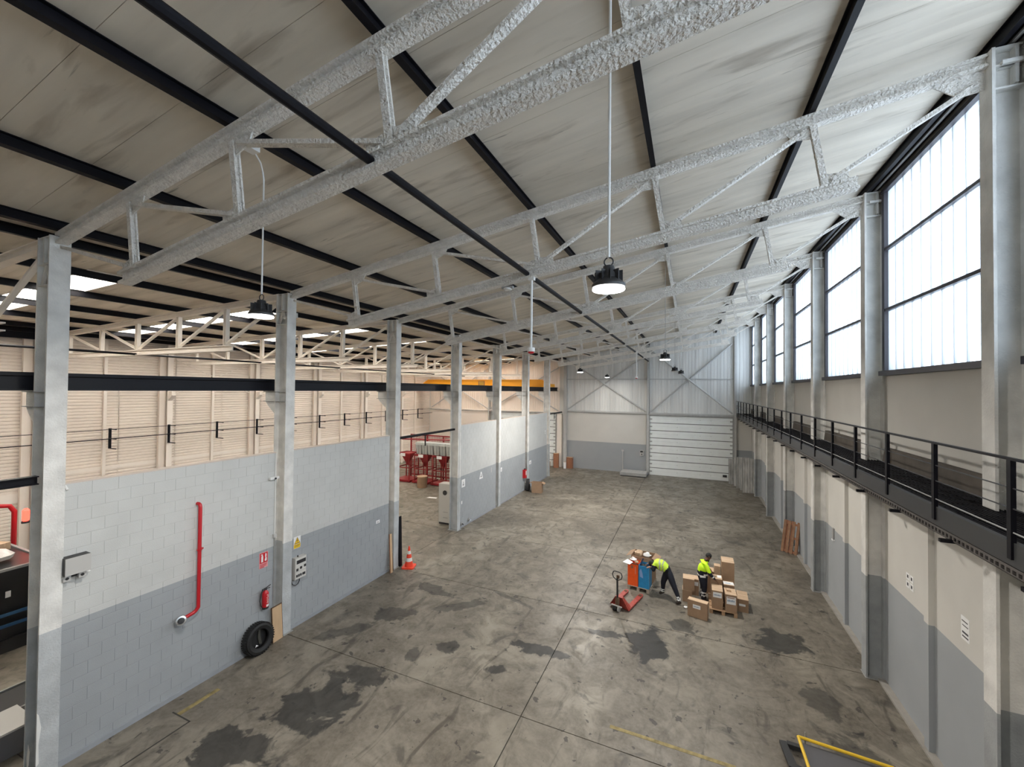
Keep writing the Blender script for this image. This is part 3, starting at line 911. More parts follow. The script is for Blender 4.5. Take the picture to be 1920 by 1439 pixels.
# ------------------------------------------------------------------ pendant lamps
def pendant(x, y, z, label, lit, rod, col=(1.0, .95, .88), top=None, watt=1.0):
    l = thing('pendant_lamp', label, 'lamp', (x, y, z))
    ht = (roofz(x) + PUR if top is None else top) - z
    part('rod', MB().tube([(0, 0, .36), (0, 0, ht)], rod, 8), m_white if rod > .008 else m_galv, l)
    part('hook', MB().tube([(.05 * math.sin(a), 0, .31 + .05 * math.cos(a)) for a in [i * .5 for i in range(13)]], .008, 6), m_dplastic, l)
    hs = part('housing', MB().lathe([(.03, .27), (.06, .26), (.075, .2), (.1, .17), (.11, .12), (.17, .07), (.185, .05), (.185, .02), (.16, .015)], 20), m_dplastic, l)
    fn = MB()
    for i in range(10):
        a = i * math.pi / 5
        fn.cbox((.105 * math.cos(a), .105 * math.sin(a), .14), (.1, .008, .13), Matrix.Rotation(a, 3, 'Z'))
    part('fin', fn, m_dplastic, hs)
    part('diffuser', MB().lathe([(.03, .012), (.17, .012), (.18, .0), (.17, -.012), (.03, -.02)], 20), m_lit if lit else m_plastic, l)
    if lit:
        ld = bpy.data.lights.new('lamp_light', 'AREA'); ld.shape = 'DISK'; ld.size = .34; ld.energy = LAMP_W * watt; ld.color = col
        lo = bpy.data.objects.new('lamp_light', ld); COL.objects.link(lo); lo.parent = l; lo.location = (0, 0, -.03)
    return l
pendant(-.84, 4.62, 8.53, 'brightly lit round pendant lamp on a thick white rod', True, .016)
p2 = pendant(-6.31, 4.42, 8.53, 'lit round pendant lamp on a white conduit with a bent top', True, .013, top=10.75, watt=.7)
part('bent_conduit', MB().tube([(0, 0, 2.2), (0, -.02, 2.32), (.06, -.1, 2.42), (.15, -.28, 2.5)], .013, 8), m_white, p2)
part('junction_box', MB().box(.1, -.45, 2.46, .26, -.25, 2.54), m_white, p2)
pendant(-.83, 15.74, 8.53, 'lit pendant lamp on a thin cable before the sectional door bracing', True, .006, watt=1.1)
pendant(-6.34, 25.36, 8.53, 'lit pendant lamp over the aisle before the painted end wall', True, .006, watt=2.3)
pendant(-6.55, 35.6, 8.53, 'small lit pendant lamp close to the end wall', True, .006, watt=.25)
pendant(-.8, 25.0, 8.53, 'unlit dark pendant lamp before the door bracing', False, .006)
pendant(-.54, 28.85, 8.53, 'small unlit pendant lamp just before the crossing of the door bracing', False, .006)

# white poles hung from the bottom chords
for (k, lab) in ((1, 'white hanging pole with a red-ended sensor under the tyre column truss'), (5, 'white hanging pole under a truss near the end wall')):
    p = thing('hanging_pole', lab, 'pole', (-3.33, FR[k], 8.24))
    part('shaft', MB().tube([(0, 0, .1), (0, 0, 1.72)], .03, 10), m_white, p)
    part('bracket', MB().box(-.07, -.05, 1.66, .07, .05, 1.74), m_white, p)
    hd = part('sensor_head', MB().lathe([(.03, .13), (.085, .12), (.09, .05), (.08, .03)], 16), m_white, p)
    part('red_lens', MB().lathe([(.075, .03), (.06, -.01), (.02, -.02)], 14), m_red, hd)
d = thing('smoke_detector', 'small white detector under the truss beside the hanging pole', 'detector', (-3.92, FR[1] - .02, 9.72))
part('base', MB().lathe([(.02, .06), (.09, .05), (.1, .02), (.07, .0)], 14), m_white, d)
part('mount', MB().box(-.14, -.04, .04, .14, .04, .09), m_galv, d)

# ------------------------------------------------------------------ brackets and pipes on the ribbed wall
bk = None
ORD = 'first second third fourth fifth sixth seventh eighth ninth tenth eleventh twelfth'.split()
for i in range(12):
    y = 10.75 + i * 2.502
    if y > 37: break
    if bk is None:
        bk = thing('wall_bracket', 'first black three-armed pipe bracket along the ribbed wall, counted towards the end wall', 'bracket', (XW + .42, y, 4.3), group='pipe brackets along the ribbed wall')
        part('upright', MB().box(-.03, -.05, 0, .03, .05, 1.0), m_black, bk)
        for z in (0.02, .5, .96):
            part('arm', MB().box(.0, -.04, z - .02, .65, -.01, z + .02), m_black, bk)
    else:
        c = copy_tree(bk); c.location.y = y; c['label'] = ORD[i] + ' black three-armed pipe bracket along the ribbed wall, counted towards the end wall'
for z, lab in ((5.24, 'upper thin black pipe carried by the wall brackets'), (4.78, 'lower thin black pipe carried by the wall brackets')):
    tag(part('wall_pipe', MB().tube([(XW + .5, 3.0, z), (XW + .5, YB - .3, z)], .022 if z < 5 else .014, 8), m_black), lab, 'pipe')

# ------------------------------------------------------------------ fittings on the block walls
def onwall(name, label, cat, y, z, x=XF):
    return thing(name, label, cat, (x + .003, y, z))
pp = onwall('water_pipe', 'red water pipe bent down the block wall to a valve', 'pipe', 6.29, 1.88)
part('pipe', MB().tube([(0, 0, 2.62), (.06, 0, 2.62), (.1, 0, 2.6), (.12, 0, 2.54), (.12, 0, .1), (.11, -.05, .03), (.1, -.1, .0), (.1, -.3, -.03)], .042, 12), m_red, pp)
part('clamp', MB().tube([(.12 + .05 * math.cos(a), .05 * math.sin(a), 1.5) for a in [i * .6283 for i in range(10)]], .012, 6, closed=True), m_red, pp)
part('clamp_arm', MB().box(0, .02, 1.49, .1, .11, 1.51), m_red, pp)
vl = part('valve', MB().lathe([(.05, 0), (.1, .01), (.115, .05), (.1, .09), (.05, .1)], 16, (.1, -.36, -.05), Matrix.Rotation(R(70), 3, 'Y') @ Matrix.Rotation(R(25), 3, 'X')), m_chrome, pp)
part('valve_cap', MB().lathe([(.02, .09), (.07, .1), (.06, .125), (.02, .13)], 12, (.1, -.36, -.05), Matrix.Rotation(R(70), 3, 'Y') @ Matrix.Rotation(R(25), 3, 'X')), m_dplastic, vl)

bx = onwall('wall_cabinet', 'shallow grey steel cabinet with two sockets beneath', 'cabinet', 4.05, 3.72)
part('body', MB().box(0, -.17, 0, .2, .2, .33), m_dplastic, bx)
part('cover', MB().box(.2, -.17, 0, .215, .2, .33), m_plastic, bx)
for yy in (-.12, .1):
    sk = part('socket', MB().box(.02, yy - .05, -.12, .14, yy + .06, -.02), m_plastic, bx)
    part('socket_hole', MB().lathe([(.028, 0), (.028, .004), (.01, .005)], 10, (.14, yy + .005, -.07), Matrix.Rotation(R(90), 3, 'Y')), m_dplastic, sk)
part('cable_bar', MB().box(.05, -.06, -.08, .08, .06, -.05), m_dplastic, bx)
part('plug', MB().lathe([(.018, 0), (.022, .05), (.012, .07)], 8, (.08, .17, -.06), Matrix.Rotation(R(-90), 3, 'X')), m_white, bx)

# fire sign: red square with two white pictograms
sg = onwall('fire_sign', 'red fire extinguisher sign with white pictograms', 'sign', 8.05, 2.25)
part('plate', MB().box(0, -.13, -.02, .006, .13, .42), mat('sign_pink', (.75, .35, .36), .5), sg)
part('red_field', MB().box(.006, -.115, .12, .008, .115, .405), m_signred, sg)
pc = MB()
pc.prism([(.008, -.075, .15), (.008, -.02, .15), (.008, -.02, .31), (.008, -.035, .34), (.008, -.03, .37), (.008, -.07, .385), (.008, -.085, .34), (.008, -.062, .355), (.008, -.06, .33), (.008, -.075, .31)], (.002, 0, 0))
pc.prism([(.008, .035, .16), (.008, .085, .16), (.008, .09, .23), (.008, .075, .27), (.008, .085, .33), (.008, .07, .38), (.008, .045, .37), (.008, .04, .3), (.008, .05, .25), (.008, .03, .2)], (.002, 0, 0))
part('pictogram', pc, m_paper, sg)
ps = MB(); ps.box(.006, -.11, .07, .008, .1, .09); ps.box(.006, -.11, .03, .008, .08, .05); ps.box(.006, -.11, -.01, .008, .02, .012)
part('print_line', ps, m_signred, sg)

def extinguisher(name_lab, y, z, x=XF + .01, s=1.0):
    e = thing('fire_extinguisher', name_lab, 'extinguisher', (x, y, z))
    e.scale = (s, s, s)
    part('cylinder', MB().lathe([(.04, 0), (.08, .02), (.085, .05), (.085, .40), (.07, .45), (.03, .49), (.025, .51)], 20, (.1, 0, 0)), m_red, e)
    part('base_ring', MB().lathe([(.06, -.02), (.086, -.02), (.088, .035), (.08, .035)], 20, (.1, 0, 0)), m_dplastic, e)
    part('valve_head', MB().box(.07, -.025, .5, .13, .025, .55), m_dplastic, e)
    part('lever', MB().bar((.1, -.02, .54), (.12, .14, .6), .025, .012), m_dplastic, e)
    part('lever', MB().bar((.1, -.02, .53), (.12, .12, .53), .025, .012), m_dplastic, e)
    part('hose', MB().tube([(.1, -.03, .53), (.1, -.1, .5), (.1, -.15, .4), (.1, -.165, .25), (.1, -.14, .12), (.1, -.1, .05)], .014, 8), m_dplastic, e)
    pm = MB()
    n = 6
    def arc(z0, z1, a0, a1, r):
        vs = [(.1 + r * math.cos(a0 + (a1 - a0) * i / n), r * math.sin(a0 + (a1 - a0) * i / n), zz) for zz in (z0, z1) for i in range(n + 1)]
        return vs, [(i, i + 1, n + 2 + i, n + 1 + i) for i in range(n)]
    part('label', MB().add(*arc(.05, .11, -.3, .7, .0865)), m_paper, e)
    t = MB()
    for zz, a, b in ((.15, -.2, .5), (.18, -.1, .5), (.22, -.2, .6), (.26, -.2, .3), (.30, -.25, .6), (.335, 0, .6), (.37, -.2, .5)):
        t.add(*arc(zz, zz + .014, a, b, .0865))
    part('print_line', t, m_film, e)
    part('wall_hook', MB().box(-.01, -.03, .42, .03, .03, .5), m_dplastic, e)
    return e
extinguisher('red fire extinguisher with black hose above the leaning tyre', 8.05, 1.12)

ws = onwall('warning_sign', 'yellow and white electrical warning sign above the control box', 'sign', 9.14, 2.41)
part('plate', MB().box(0, -.12, 0, .005, .12, .36), m_paper, ws)
part('yellow_field', MB().box(.005, -.115, .005, .007, .115, .13), m_signyel, ws)
part('triangle', MB().prism([(.005, -.1, .15), (.005, .1, .15), (.005, 0, .335)], (.002, 0, 0)), m_signyel, ws)
tb = MB(); tb.prism([(.007, -.105, .14), (.007, .105, .14), (.007, .1, .158), (.007, -.1, .158)], (.002, 0, 0)); tb.prism([(.007, -.105, .14), (.007, -.09, .15), (.007, 0, .325), (.007, 0, .345)], (.002, 0, 0)); tb.prism([(.007, .105, .14), (.007, 0, .345), (.007, 0, .325), (.007, .09, .15)], (.002, 0, 0))
tb.prism([(.007, .005, .29), (.007, -.025, .23), (.007, -.005, .23), (.007, -.01, .175), (.007, .025, .24), (.007, .008, .24), (.007, .015, .285)], (.002, 0, 0))
part('bolt_mark', tb, mat('sign_brown', (.14, .085, .02), .6), ws)
tb = MB(); tb.box(.007, -.09, .085, .009, .09, .105); tb.box(.007, -.09, .05, .009, .06, .068)
part('print_line', tb, mat('sign_olive', (.35, .24, .03), .6), ws)

cb = onwall('control_box', 'grey wall control box with display and black knobs', 'control box', 9.17, 1.5)
part('body', MB().box(0, -.2, 0, .14, .2, .66), m_plastic, cb)
part('front_panel', MB().box(.14, -.185, .02, .15, .185, .64), mat('pale_panel', (.62, .61, .58), .5), cb)
part('display', MB().box(.15, -.15, .47, .156, .17, .58), m_dplastic, cb)
for yv, zv in ((-.13, .3), (0, .33), (.14, .35)):
    part('knob', MB().box(.15, yv - .03, zv - .035, .17, yv + .03, zv + .035), m_dplastic, cb)
for yv in (-.14, -.07, 0, .08, .13):
    part('knob', MB().box(.15, yv - .022, .08, .165, yv + .022, .15), m_dplastic, cb)
part('panel_rule', MB().box(.15, -.17, .235, .152, .18, .242), m_galv, cb)
part('cable_gland', MB().lathe([(.02, 0), (.02, .04), (.01, .05)], 8, (.07, -.05, .66)), m_dplastic, cb)
part('cable', MB().tube([(.07, .02, 0), (.07, .02, -.1), (.07, -.03, -.18), (.06, -.12, -.2), (.04, -.2, -.14), (.03, -.24, 0), (.03, -.25, .4)], .014, 6), m_dplastic, cb)

# surface conduits with a small camera, in the recess before the tyre column
cd = onwall('wall_conduit', 'grey conduit with a junction box in the column recess by the tyre', 'conduit', 8.36, .6)
part('pipe', MB().tube([(.02, 0, 0), (.02, 0, 2.42)], .014, 8), m_galv, cd)
part('pipe', MB().tube([(.02, .005, 2.5), (.02, .005, 4.85)], .016, 8), m_white, cd)
part('junction_box', MB().box(0, -.05, 2.4, .06, .05, 2.5), m_plastic, cd)
cmr = onwall('wall_camera', 'small white camera on the block wall edge by the conduit', 'camera', 8.28, 4.72)
part('body', MB().box(.03, -.14, 0, .1, .14, .07), m_white, cmr)
part('mount', MB().box(0, -.04, .01, .03, .04, .06), m_galv, cmr)
part('lens', MB().lathe([(.03, 0), (.03, .02), (.015, .022)], 12, (.1, .02, .02), Matrix.Rotation(R(90), 3, 'Y')), m_dplastic, cmr)

# small plates and signs further along
def plate(name, label, cat, y, z, wdt, h, mt=m_paper, x=XF, tri=False, ink=True):
    p = onwall(name, label, cat, y, z, x)
    if tri:
        part('plate', MB().prism([(0, -wdt / 2, 0), (0, wdt / 2, 0), (0, 0.05, h), (0, -.05, h)], (.006, 0, 0)), mt, p)
    else:
        part('plate', MB().box(0, -wdt / 2, 0, .006, wdt / 2, h), mt, p)
    if ink:
        k = MB(); k.box(.006, -wdt * .2, h * .2, .008, wdt * .2, h * .45); k.box(.006, -wdt * .08, h * .5, .008, wdt * .1, h * .7)
        part('symbol', k, m_galv, p)
    return p
plate('notice_plate', 'square white notice plate beside the pale cabinet column', 'sign', 19.35, 2.12, .36, .42)
plate('triangle_sign', 'white triangle sign on the grey band of the block wall', 'sign', 21.4, 2.18, .45, .4, tri=True)
plate('switch_plate', 'small white switch plate low on the triangle-sign panel', 'switch', 19.2, 1.25, .1, .16, ink=False)
plate('switch_plate', 'narrow pale switch plate high in the grey band before the fifth column', 'switch', 22.75, 2.3, .08, .3, m_plastic, ink=False)
plate('wall_socket', 'small double white socket on the warning-sign block panel', 'socket', 12.75, 2.12, .2, .12)
plate('notice_plate', 'small white notice beside the column at the triangle-sign panel end', 'sign', 24.2, 2.1, .22, .25)
plate('notice_plate', 'white notice with dark symbol beside the carton column', 'sign', 29.45, 1.72, .42, .28)
plate('alarm_box', 'small white alarm box high on the block panel end', 'alarm', 32.95, 3.7, .22, .3, m_white)
fx = thing('hose_cabinet', 'small red extinguisher in the grey band beside the carton column', 'extinguisher', (XF, 28.08, .95))
part('body', MB().box(0, -.16, 0, .2, .16, .6), m_red, fx)
part('label', MB().box(.2, -.02, .2, .206, .1, .5), m_paper, fx)
part('handle', MB().box(.06, -.04, .6, .14, .1, .68), m_dplastic, fx)
# taps at the foot of the wall by the cabinet column
for yy, lab in ((19.15, 'dark floor tap with round flange beside the cabinet column'), (19.95, 'bright small tap low on the triangle-sign panel')):
    t = onwall('wall_tap', lab, 'tap', yy, .22)
    part('flange', MB().lathe([(.09, 0), (.09, .04), (.05, .06)], 12, (0, 0, 0), Matrix.Rotation(R(90), 3, 'Y')), m_galv, t)
    part('spout', MB().tube([(0, 0, 0), (.12, 0, 0), (.15, 0, -.05)], .025, 8), m_dplastic if yy < 19.5 else m_chrome, t)

# papers on the outer wall (face towards the hall)
def rpaper(name, label, y, z, wdt, h, lines):
    p = thing(name, label, 'notice', (XP, y, z))
    part('sheet', MB().box(-.006, -wdt / 2, 0, 0, wdt / 2, h), m_paper, p)
    for (z0, z1, a, b) in lines:
        part('print_line', MB().box(-.008, a * wdt, z0 * h, -.006, b * wdt, z1 * h), m_ink, p)
    return p
rpaper('paper_notice', 'printed white paper notice taped to the wall', 10.24, 2.9, .24, .42, [(.12, .18, -.4, .35), (.28, .36, -.4, .35), (.6, .64, -.4, .35), (.78, .83, -.35, .4)])
for i, (dy, dz) in enumerate(((-.09, 0), (.09, 0), (-.09, .18), (.09, .18))):
    rpaper('pictogram_sticker', ('lower' if dz == 0 else 'upper') + (' pictogram sticker of four, beside the wall post' if dy < 0 else ' pictogram sticker of four, away from the wall post'), 12.3 + dy, 2.93 + dz, .15, .15, [(.3, .75, -.2, .2)])
p = thing('wall_plate', 'thin grey plate hung at the paint edge of the wall', 'plate', (XP, 17.68, 2.3))
part('plate', MB().box(-.05, -.06, 0, 0, .06, .38), m_galv, p)
part('cap', MB().box(-.06, -.07, -.05, 0, .07, .0), m_paper, p)

# ------------------------------------------------------------------ things by the block walls
ty = thing('tyre', 'worn black tyre leaning against the block wall', 'tyre', (-10.93, 7.8, 0), (0, R(-8), R(0)))
prof = [(.235, -.06), (.25, -.1), (.33, -.125), (.385, -.11), (.405, -.07), (.41, 0), (.405, .07), (.385, .11), (.33, .125), (.25, .1), (.235, .06)]
part('casing', MB().lathe(prof, 32, (-.02, 0, .415), Matrix.Rotation(R(90), 3, 'Y')), m_rubber, ty).data.polygons.foreach_set('use_smooth', [True] * (32 * 10 + 2))
tyc = ty.children[0].data
# hollow core: drop the two end caps so the hole shows the wall
import bmesh
bm = bmesh.new(); bm.from_mesh(tyc); bmesh.ops.delete(bm, geom=[f for f in bm.faces if len(f.verts) > 4], context='FACES_ONLY'); bm.to_mesh(tyc); bm.free()
tb = MB()
for i in range(40):
    a = i * math.pi / 20
    tb.cbox((-.02 - .055, .41 * math.sin(a), .415 + .41 * math.cos(a)), (.09, .03, .012), Matrix.Rotation(-a, 3, 'X'))
    tb.cbox((-.02 + .055, .41 * math.sin(a + .08), .415 + .41 * math.cos(a + .08)), (.09, .03, .012), Matrix.Rotation(-a - .08, 3, 'X'))
part('tread', tb, m_rubber, ty)
part('inner_liner', MB().lathe([(.02, -.02), (.25, -.02), (.25, .02), (.02, .02)], 28, (-.08, 0, .415), Matrix.Rotation(R(90), 3, 'Y')), m_rubber, ty)
part('inner_strap', MB().prism([(-.055, .02, .25), (-.055, .1, .22), (-.055, .07, .45), (-.055, .09, .62), (-.055, .03, .63), (-.055, .0, .42)], (.03, 0, 0)), mat('worn_rubber', (.05, .048, .04), .6), ty)
part('inner_label', MB().prism([(-.05, -.08, .2), (-.05, .01, .21), (-.05, -.05, .26)], (.004, 0, 0)), m_paper, ty)

bd = thing('plywood_board', 'tall plywood offcut leaning at the column beside the tyre', 'board', (-11.05, 8.43, 0), (0, R(-4), R(4)))
part('sheet', MB().box(-.012, -.16, 0, .012, .16, .98), m_ply, bd)
em = MB(); em.box(-.02, -.172, 0, .014, -.16, 1.0); em.box(-.02, .16, 0, .014, .172, 1.0); em.box(-.02, -.172, .98, .014, .172, 1.0)
part('dark_edge', em, m_plyedge, bd)

cn = thing('traffic_cone', 'orange and white traffic cone at the wall opening', 'cone', (-10.68, 14.06, 0), (0, 0, R(20)))
part('base', MB().prism([(-.2, -.25, 0), (.2, -.25, 0), (.25, -.2, 0), (.25, .2, 0), (.2, .25, 0), (-.2, .25, 0), (-.25, .2, 0), (-.25, -.2, 0)], (0, 0, .05)), m_cone, cn)
def cr(z): return .175 - .15 * (z - .05) / .8
zs = [(.05, .26, m_cone), (.26, .40, m_white), (.40, .55, m_cone), (.55, .68, m_white), (.68, .86, m_cone)]
for a, b, mt in zs:
    part('body_band' if mt is m_cone else 'white_band', MB().lathe([(cr(a), a), (cr(b), b)], 20), mt, cn)

pk = thing('plank', 'reddish plank leaning on the block wall beside the cone column', 'plank', (-10.98, 13.33, 0), (R(-5), R(-7), 0))
part('board', MB().box(-.02, -.06, 0, .02, .06, 1.5), m_ply, pk); part('edge', MB().box(-.022, -.065, 0, .018, -.06, 1.5), m_redwood, pk)
pk = thing('plank', 'short dark plank behind the reddish plank', 'plank', (-11.04, 13.47, 0), (0, R(-6), 0))
part('board', MB().box(-.02, -.05, 0, .02, .05, .7), m_plyedge, pk); part('end_strip', MB().box(-.021, -.051, .68, .021, .051, .7), m_redwood, pk)
pk = thing('steel_sheet', 'narrow black sheet standing at the cone column', 'sheet', (-11.06, 13.98, 0), (0, R(-2), 0))
part('panel', MB().box(-.03, -.05, 0, .02, .1, 2.05), m_black, pk); part('lip', MB().box(-.04, -.07, 0, .03, -.05, 2.05), m_black, pk)

cbn = thing('cabinet', 'tall pale grey cabinet with a black round vent', 'cabinet', (-12.3, 19.52, 0))
part('body', MB().box(-.38, -.27, .1, .4, .27, 2.2), m_plastic, cbn)
part('plinth', MB().box(-.36, -.25, 0, .38, .25, .1), m_dplastic, cbn)
dr = part('door', MB().box(-.36, -.285, .12, .38, -.27, 2.17), mat('cabinet_door', (.52, .51, .48), .5), cbn)
part('round_vent', MB().lathe([(.13, 0), (.13, .015), (.03, .02)], 20, (.02, -.285, 1.72), Matrix.Rotation(R(90), 3, 'X')), m_dplastic, dr)
for z in (.35, .65):
    part('slot_vent', MB().box(-.08, -.29, z, .22, -.284, z + .04), m_galv, dr)

def carton(label, x, y, z, sx, sy, sz, rz=0, mt=None, labels=(), open_=False, group=None, tape=True):
    b = thing('cardboard_box', label, 'box', (x, y, z), (0, 0, R(rz)), group)
    mt = mt or m_card
    if open_:
        bm_ = MB(); t = .012
        bm_.box(-sx / 2, -sy / 2, 0, sx / 2, sy / 2, t)
        for (a, c, d, e) in ((-sx / 2, -sy / 2, -sx / 2 + t, sy / 2), (sx / 2 - t, -sy / 2, sx / 2, sy / 2), (-sx / 2, -sy / 2, sx / 2, -sy / 2 + t), (-sx / 2, sy / 2 - t, sx / 2, sy / 2)):
            bm_.box(a, c, t, d, e, sz)
        part('body', bm_, mt, b)
        for s in (-1, 1):
            part('flap', MB().cbox((s * (sx / 2 + sx * .12), 0, sz - .03), (sx * .3, sy * .96, .008), Matrix.Rotation(R(25 * s), 3, 'Y')), mt, b)
    else:
        part('body', MB().box(-sx / 2, -sy / 2, 0, sx / 2, sy / 2, sz - .006), mt, b)
        for s in (-1, 1):
            y0, y1 = (-sy / 2, -.003) if s < 0 else (.003, sy / 2)
            part('flap', MB().box(-sx / 2, y0, sz - .006, sx / 2, y1, sz), m_card2, b)  # lid paler than the body: top light painted into the colour
        if tape:
            tp = MB(); tp.box(-sx / 2 - .001, -.025, sz, sx / 2 + .001, .025, sz + .0015); tp.box(-sx / 2 - .0015, -.025, sz - .1, -sx / 2, .025, sz); tp.box(sx / 2, -.025, sz - .1, sx / 2 + .0015, .025, sz)
            part('tape', tp, m_tape, b)
    for (face, u, v, wd, hh, ink) in labels:
        if face == 'front':
            l = part('label', MB().box(u - wd / 2, -sy / 2 - .003, v, u + wd / 2, -sy / 2 - .0005, v + hh), m_paper, b)
            if ink:
                k = MB()
                if ink > 1: k.box(u - wd * .42, -sy / 2 - .0045, v + hh * .82, u + wd * .38, -sy / 2 - .003, v + hh * .92, 1)
                for q in range(5):
                    k.box(u - wd * .4 + q * wd * .16, -sy / 2 - .0045, v + hh * .35, u - wd * .29 + q * wd * .16, -sy / 2 - .003, v + hh * (.58 + .04 * (q % 2)))
                part('print', k, [m_blueink, m_redwood], l)
        else:
            l = part('label', MB().box(u - wd / 2, v - hh / 2, sz + .001, u + wd / 2, v + hh / 2, sz + .003), m_paper, b)
            if ink:
                part('print', MB().box(u - wd * .3, v - hh * .2, sz + .003, u + wd * .2, v + .0, sz + .0045), m_blueink, l)
    return b

# far left corner cartons, open carton by the column
carton('brown open-topped carton at the foot of the column with the small extinguisher', -10.12, 28.12, 0, .74, .55, .72, 8, open_=True)
sb = thing('bag', 'black sack slumped beside the open-topped carton', 'bag', (-10.93, 28.3, 0))
part('body', MB().lathe([(.1, 0), (.18, .05), (.19, .3), (.15, .6), (.12, .75), (.05, .85)], 12), m_dplastic, sb)
part('fold', MB().box(-.1, -.05, .75, .12, .05, .86), m_dplastic, sb)
carton('tall brown carton leaning at the white reveal by the end wall', -11.75, 37.9, 0, .5, .4, 1.35, 10, m_redwood)
carton('lower brown carton before the tall one at the end wall', -12.4, 37.3, 0, .4, .4, .6, 0)
carton('reddish upright carton against the painted end wall', -10.45, 38.05, 0, .55, .35, 1.05, -6, m_redwood)
carton('slim white carton beside the reddish upright one', -10.85, 37.75, 0, .22, .2, .6, 0, m_paper, tape=False)

# floor scale
fs = thing('floor_scale', 'low grey platform scale with a slim post', 'scale', (-4.5, 37.4, 0))
part('platform', MB().box(-1.1, -.75, .08, 1.1, .75, .32), m_galv, fs)
part('base', MB().box(-1.05, -.7, 0, 1.05, .7, .08), m_dplastic, fs)
for i in range(7):
    for j in range(5):
        part('tread_plate', MB().box(-1.05 + i * .3 + .01, -.72 + j * .288 + .01, .32, -1.05 + (i + 1) * .3 - .01, -.72 + (j + 1) * .288 - .01, .335), m_plastic, fs)
part('post', MB().tube([(-1.05, .6, .3), (-1.05, .6, 2.0)], .03, 8), m_plastic, fs)
part('indicator', MB().box(-1.15, .55, 1.95, -.95, .65, 2.1), m_plastic, fs)
dc = thing('door_control', 'small door control box on the end wall beside the post', 'control box', (-3.95, YB - .065, 1.6))
part('body', MB().box(-.16, -.12, 0, .16, 0, .5), m_plastic, dc); part('screen', MB().box(-.13, -.13, .3, .1, -.12, .45), m_dplastic, dc); part('button', MB().box(-.06, -.14, .1, .06, -.12, .18), m_dplastic, dc)

# galvanised sheets stacked upright at the far end of the outer wall
for i, (x, y, h, rz) in enumerate(((3.3, 37.2, 2.0, 4), (3.6, 36.6, 2.2, -6), (3.72, 35.9, 2.35, 3), (3.9, 35.2, 2.3, -4), (4.0, 34.5, 2.5, 2))):
    ord_ = ['first upright metal sheet from the sectional door', 'second upright metal sheet from the sectional door', 'middle upright metal sheet of the five by the outer wall', 'fourth upright metal sheet from the sectional door', 'tallest upright metal sheet, closest to the wall column'][i]
    g = thing('metal_sheet', ord_, 'metal sheet', (x, y, 0), (R(-3), 0, R(rz)), group='metal sheets stacked at the outer wall')
    pr_ = []
    for q in range(5):
        u = -.42 + q * .17
        pr_ += [(u, 0), (u + .1, 0), (u + .115, .04), (u + .155, .04)]
    pr_ += [(.43, 0), (.43, .012)] + [(u, v + .012) for u, v in reversed(pr_)]
    part('ribbed_plate', MB().prism([(u, v, .02) for u, v in pr_], (0, 0, h)), m_galvsheet, g)
    part('edge_strip', MB().box(-.45, -.02, 0, -.42, .06, h + .05), m_galv, g)
    part('edge_strip', MB().box(.42, -.02, 0, .45, .06, h + .05), m_galv, g)

# slatted pallet leaning on the outer wall
lp = thing('slatted_pallet', 'reddish slatted pallet leaning against the outer wall', 'pallet', (4.42, 22.35, 0), (0, R(13), R(53)))
for i in range(4):
    part('slat', MB().box(-.02, -.04 + i * .19, 0, .0, .07 + i * .19, 1.45), m_ply2, lp)
for z in (.08, .7, 1.32):
    part('cross_rail', MB().box(.0, -.04, z - .05, .07, .64, z + .05), m_redwood, lp)
for i in range(3):
    part('back_slat', MB().box(.07, -.02 + i * .26, 0, .09, .1 + i * .26, 1.45), m_redwood, lp)

# ------------------------------------------------------------------ red stands, crates and cage in the nave
stl = ['red funnel stand behind the sliding rail, next to the cone column', 'red funnel stand between the cardboard drum and the mesh cage', 'red funnel stand just behind the cardboard drum', 'red funnel stand next to the pale cabinet']
st0 = None
for i, x in enumerate((-20.9, -19.2, -17.5, -15.8)):
    if st0 is None:
        st0 = thing('funnel_stand', '', 'stand', (x, 27.2, 0), group='red funnel stands in the nave')
        part('platform', MB().box(-.75, -.7, .05, .75, .7, .2), m_cagered, st0)
        for sx in (-.6, .6):
            for sy in (-.6, .6):
                part('post', MB().box(sx - .035, sy - .035, .2, sx + .035, sy + .035, 2.25), m_cagered, st0)
        for z in (1.1, 2.2):
            f = MB()
            f.box(-.6, -.63, z, .6, -.57, z + .07); f.box(-.6, .57, z, .6, .63, z + .07); f.box(-.63, -.6, z, -.57, .6, z + .07); f.box(.57, -.6, z, .63, .6, z + .07)
            part('frame', f, m_cagered, st0)
        part('funnel', MB().lathe([(.08, 1.3), (.1, 1.35), (.55, 2.15), (.55, 2.25)], 4, rot=Matrix.Rotation(R(45), 3, 'Z')), m_cagered, st0)
        w_ = MB()
        for q in range(7):
            w_.box(-.6 + q * .2 - .006, .56, .2, -.6 + q * .2 + .006, .572, 2.2); w_.box(-.6, .56, .4 + q * .25, .6, .572, .412 + q * .25)
        part('mesh_back', w_, m_cagered, st0)
        part('label_plate', MB().box(-.22, -.66, 2.05, .22, -.64, 2.28), m_paper, st0)
        part('wheel', MB().lathe([(.06, -.02), (.06, .02)], 10, (-.6, -.6, .06), Matrix.Rotation(R(90), 3, 'Y')), m_rubber, st0)
        part('wheel', MB().lathe([(.06, -.02), (.06, .02)], 10, (.6, -.6, .06), Matrix.Rotation(R(90), 3, 'Y')), m_rubber, st0)
        s_ = st0
    else:
        s_ = copy_tree(st0); s_.location.x = x
    s_['label'] = stl[i]
cr0 = None
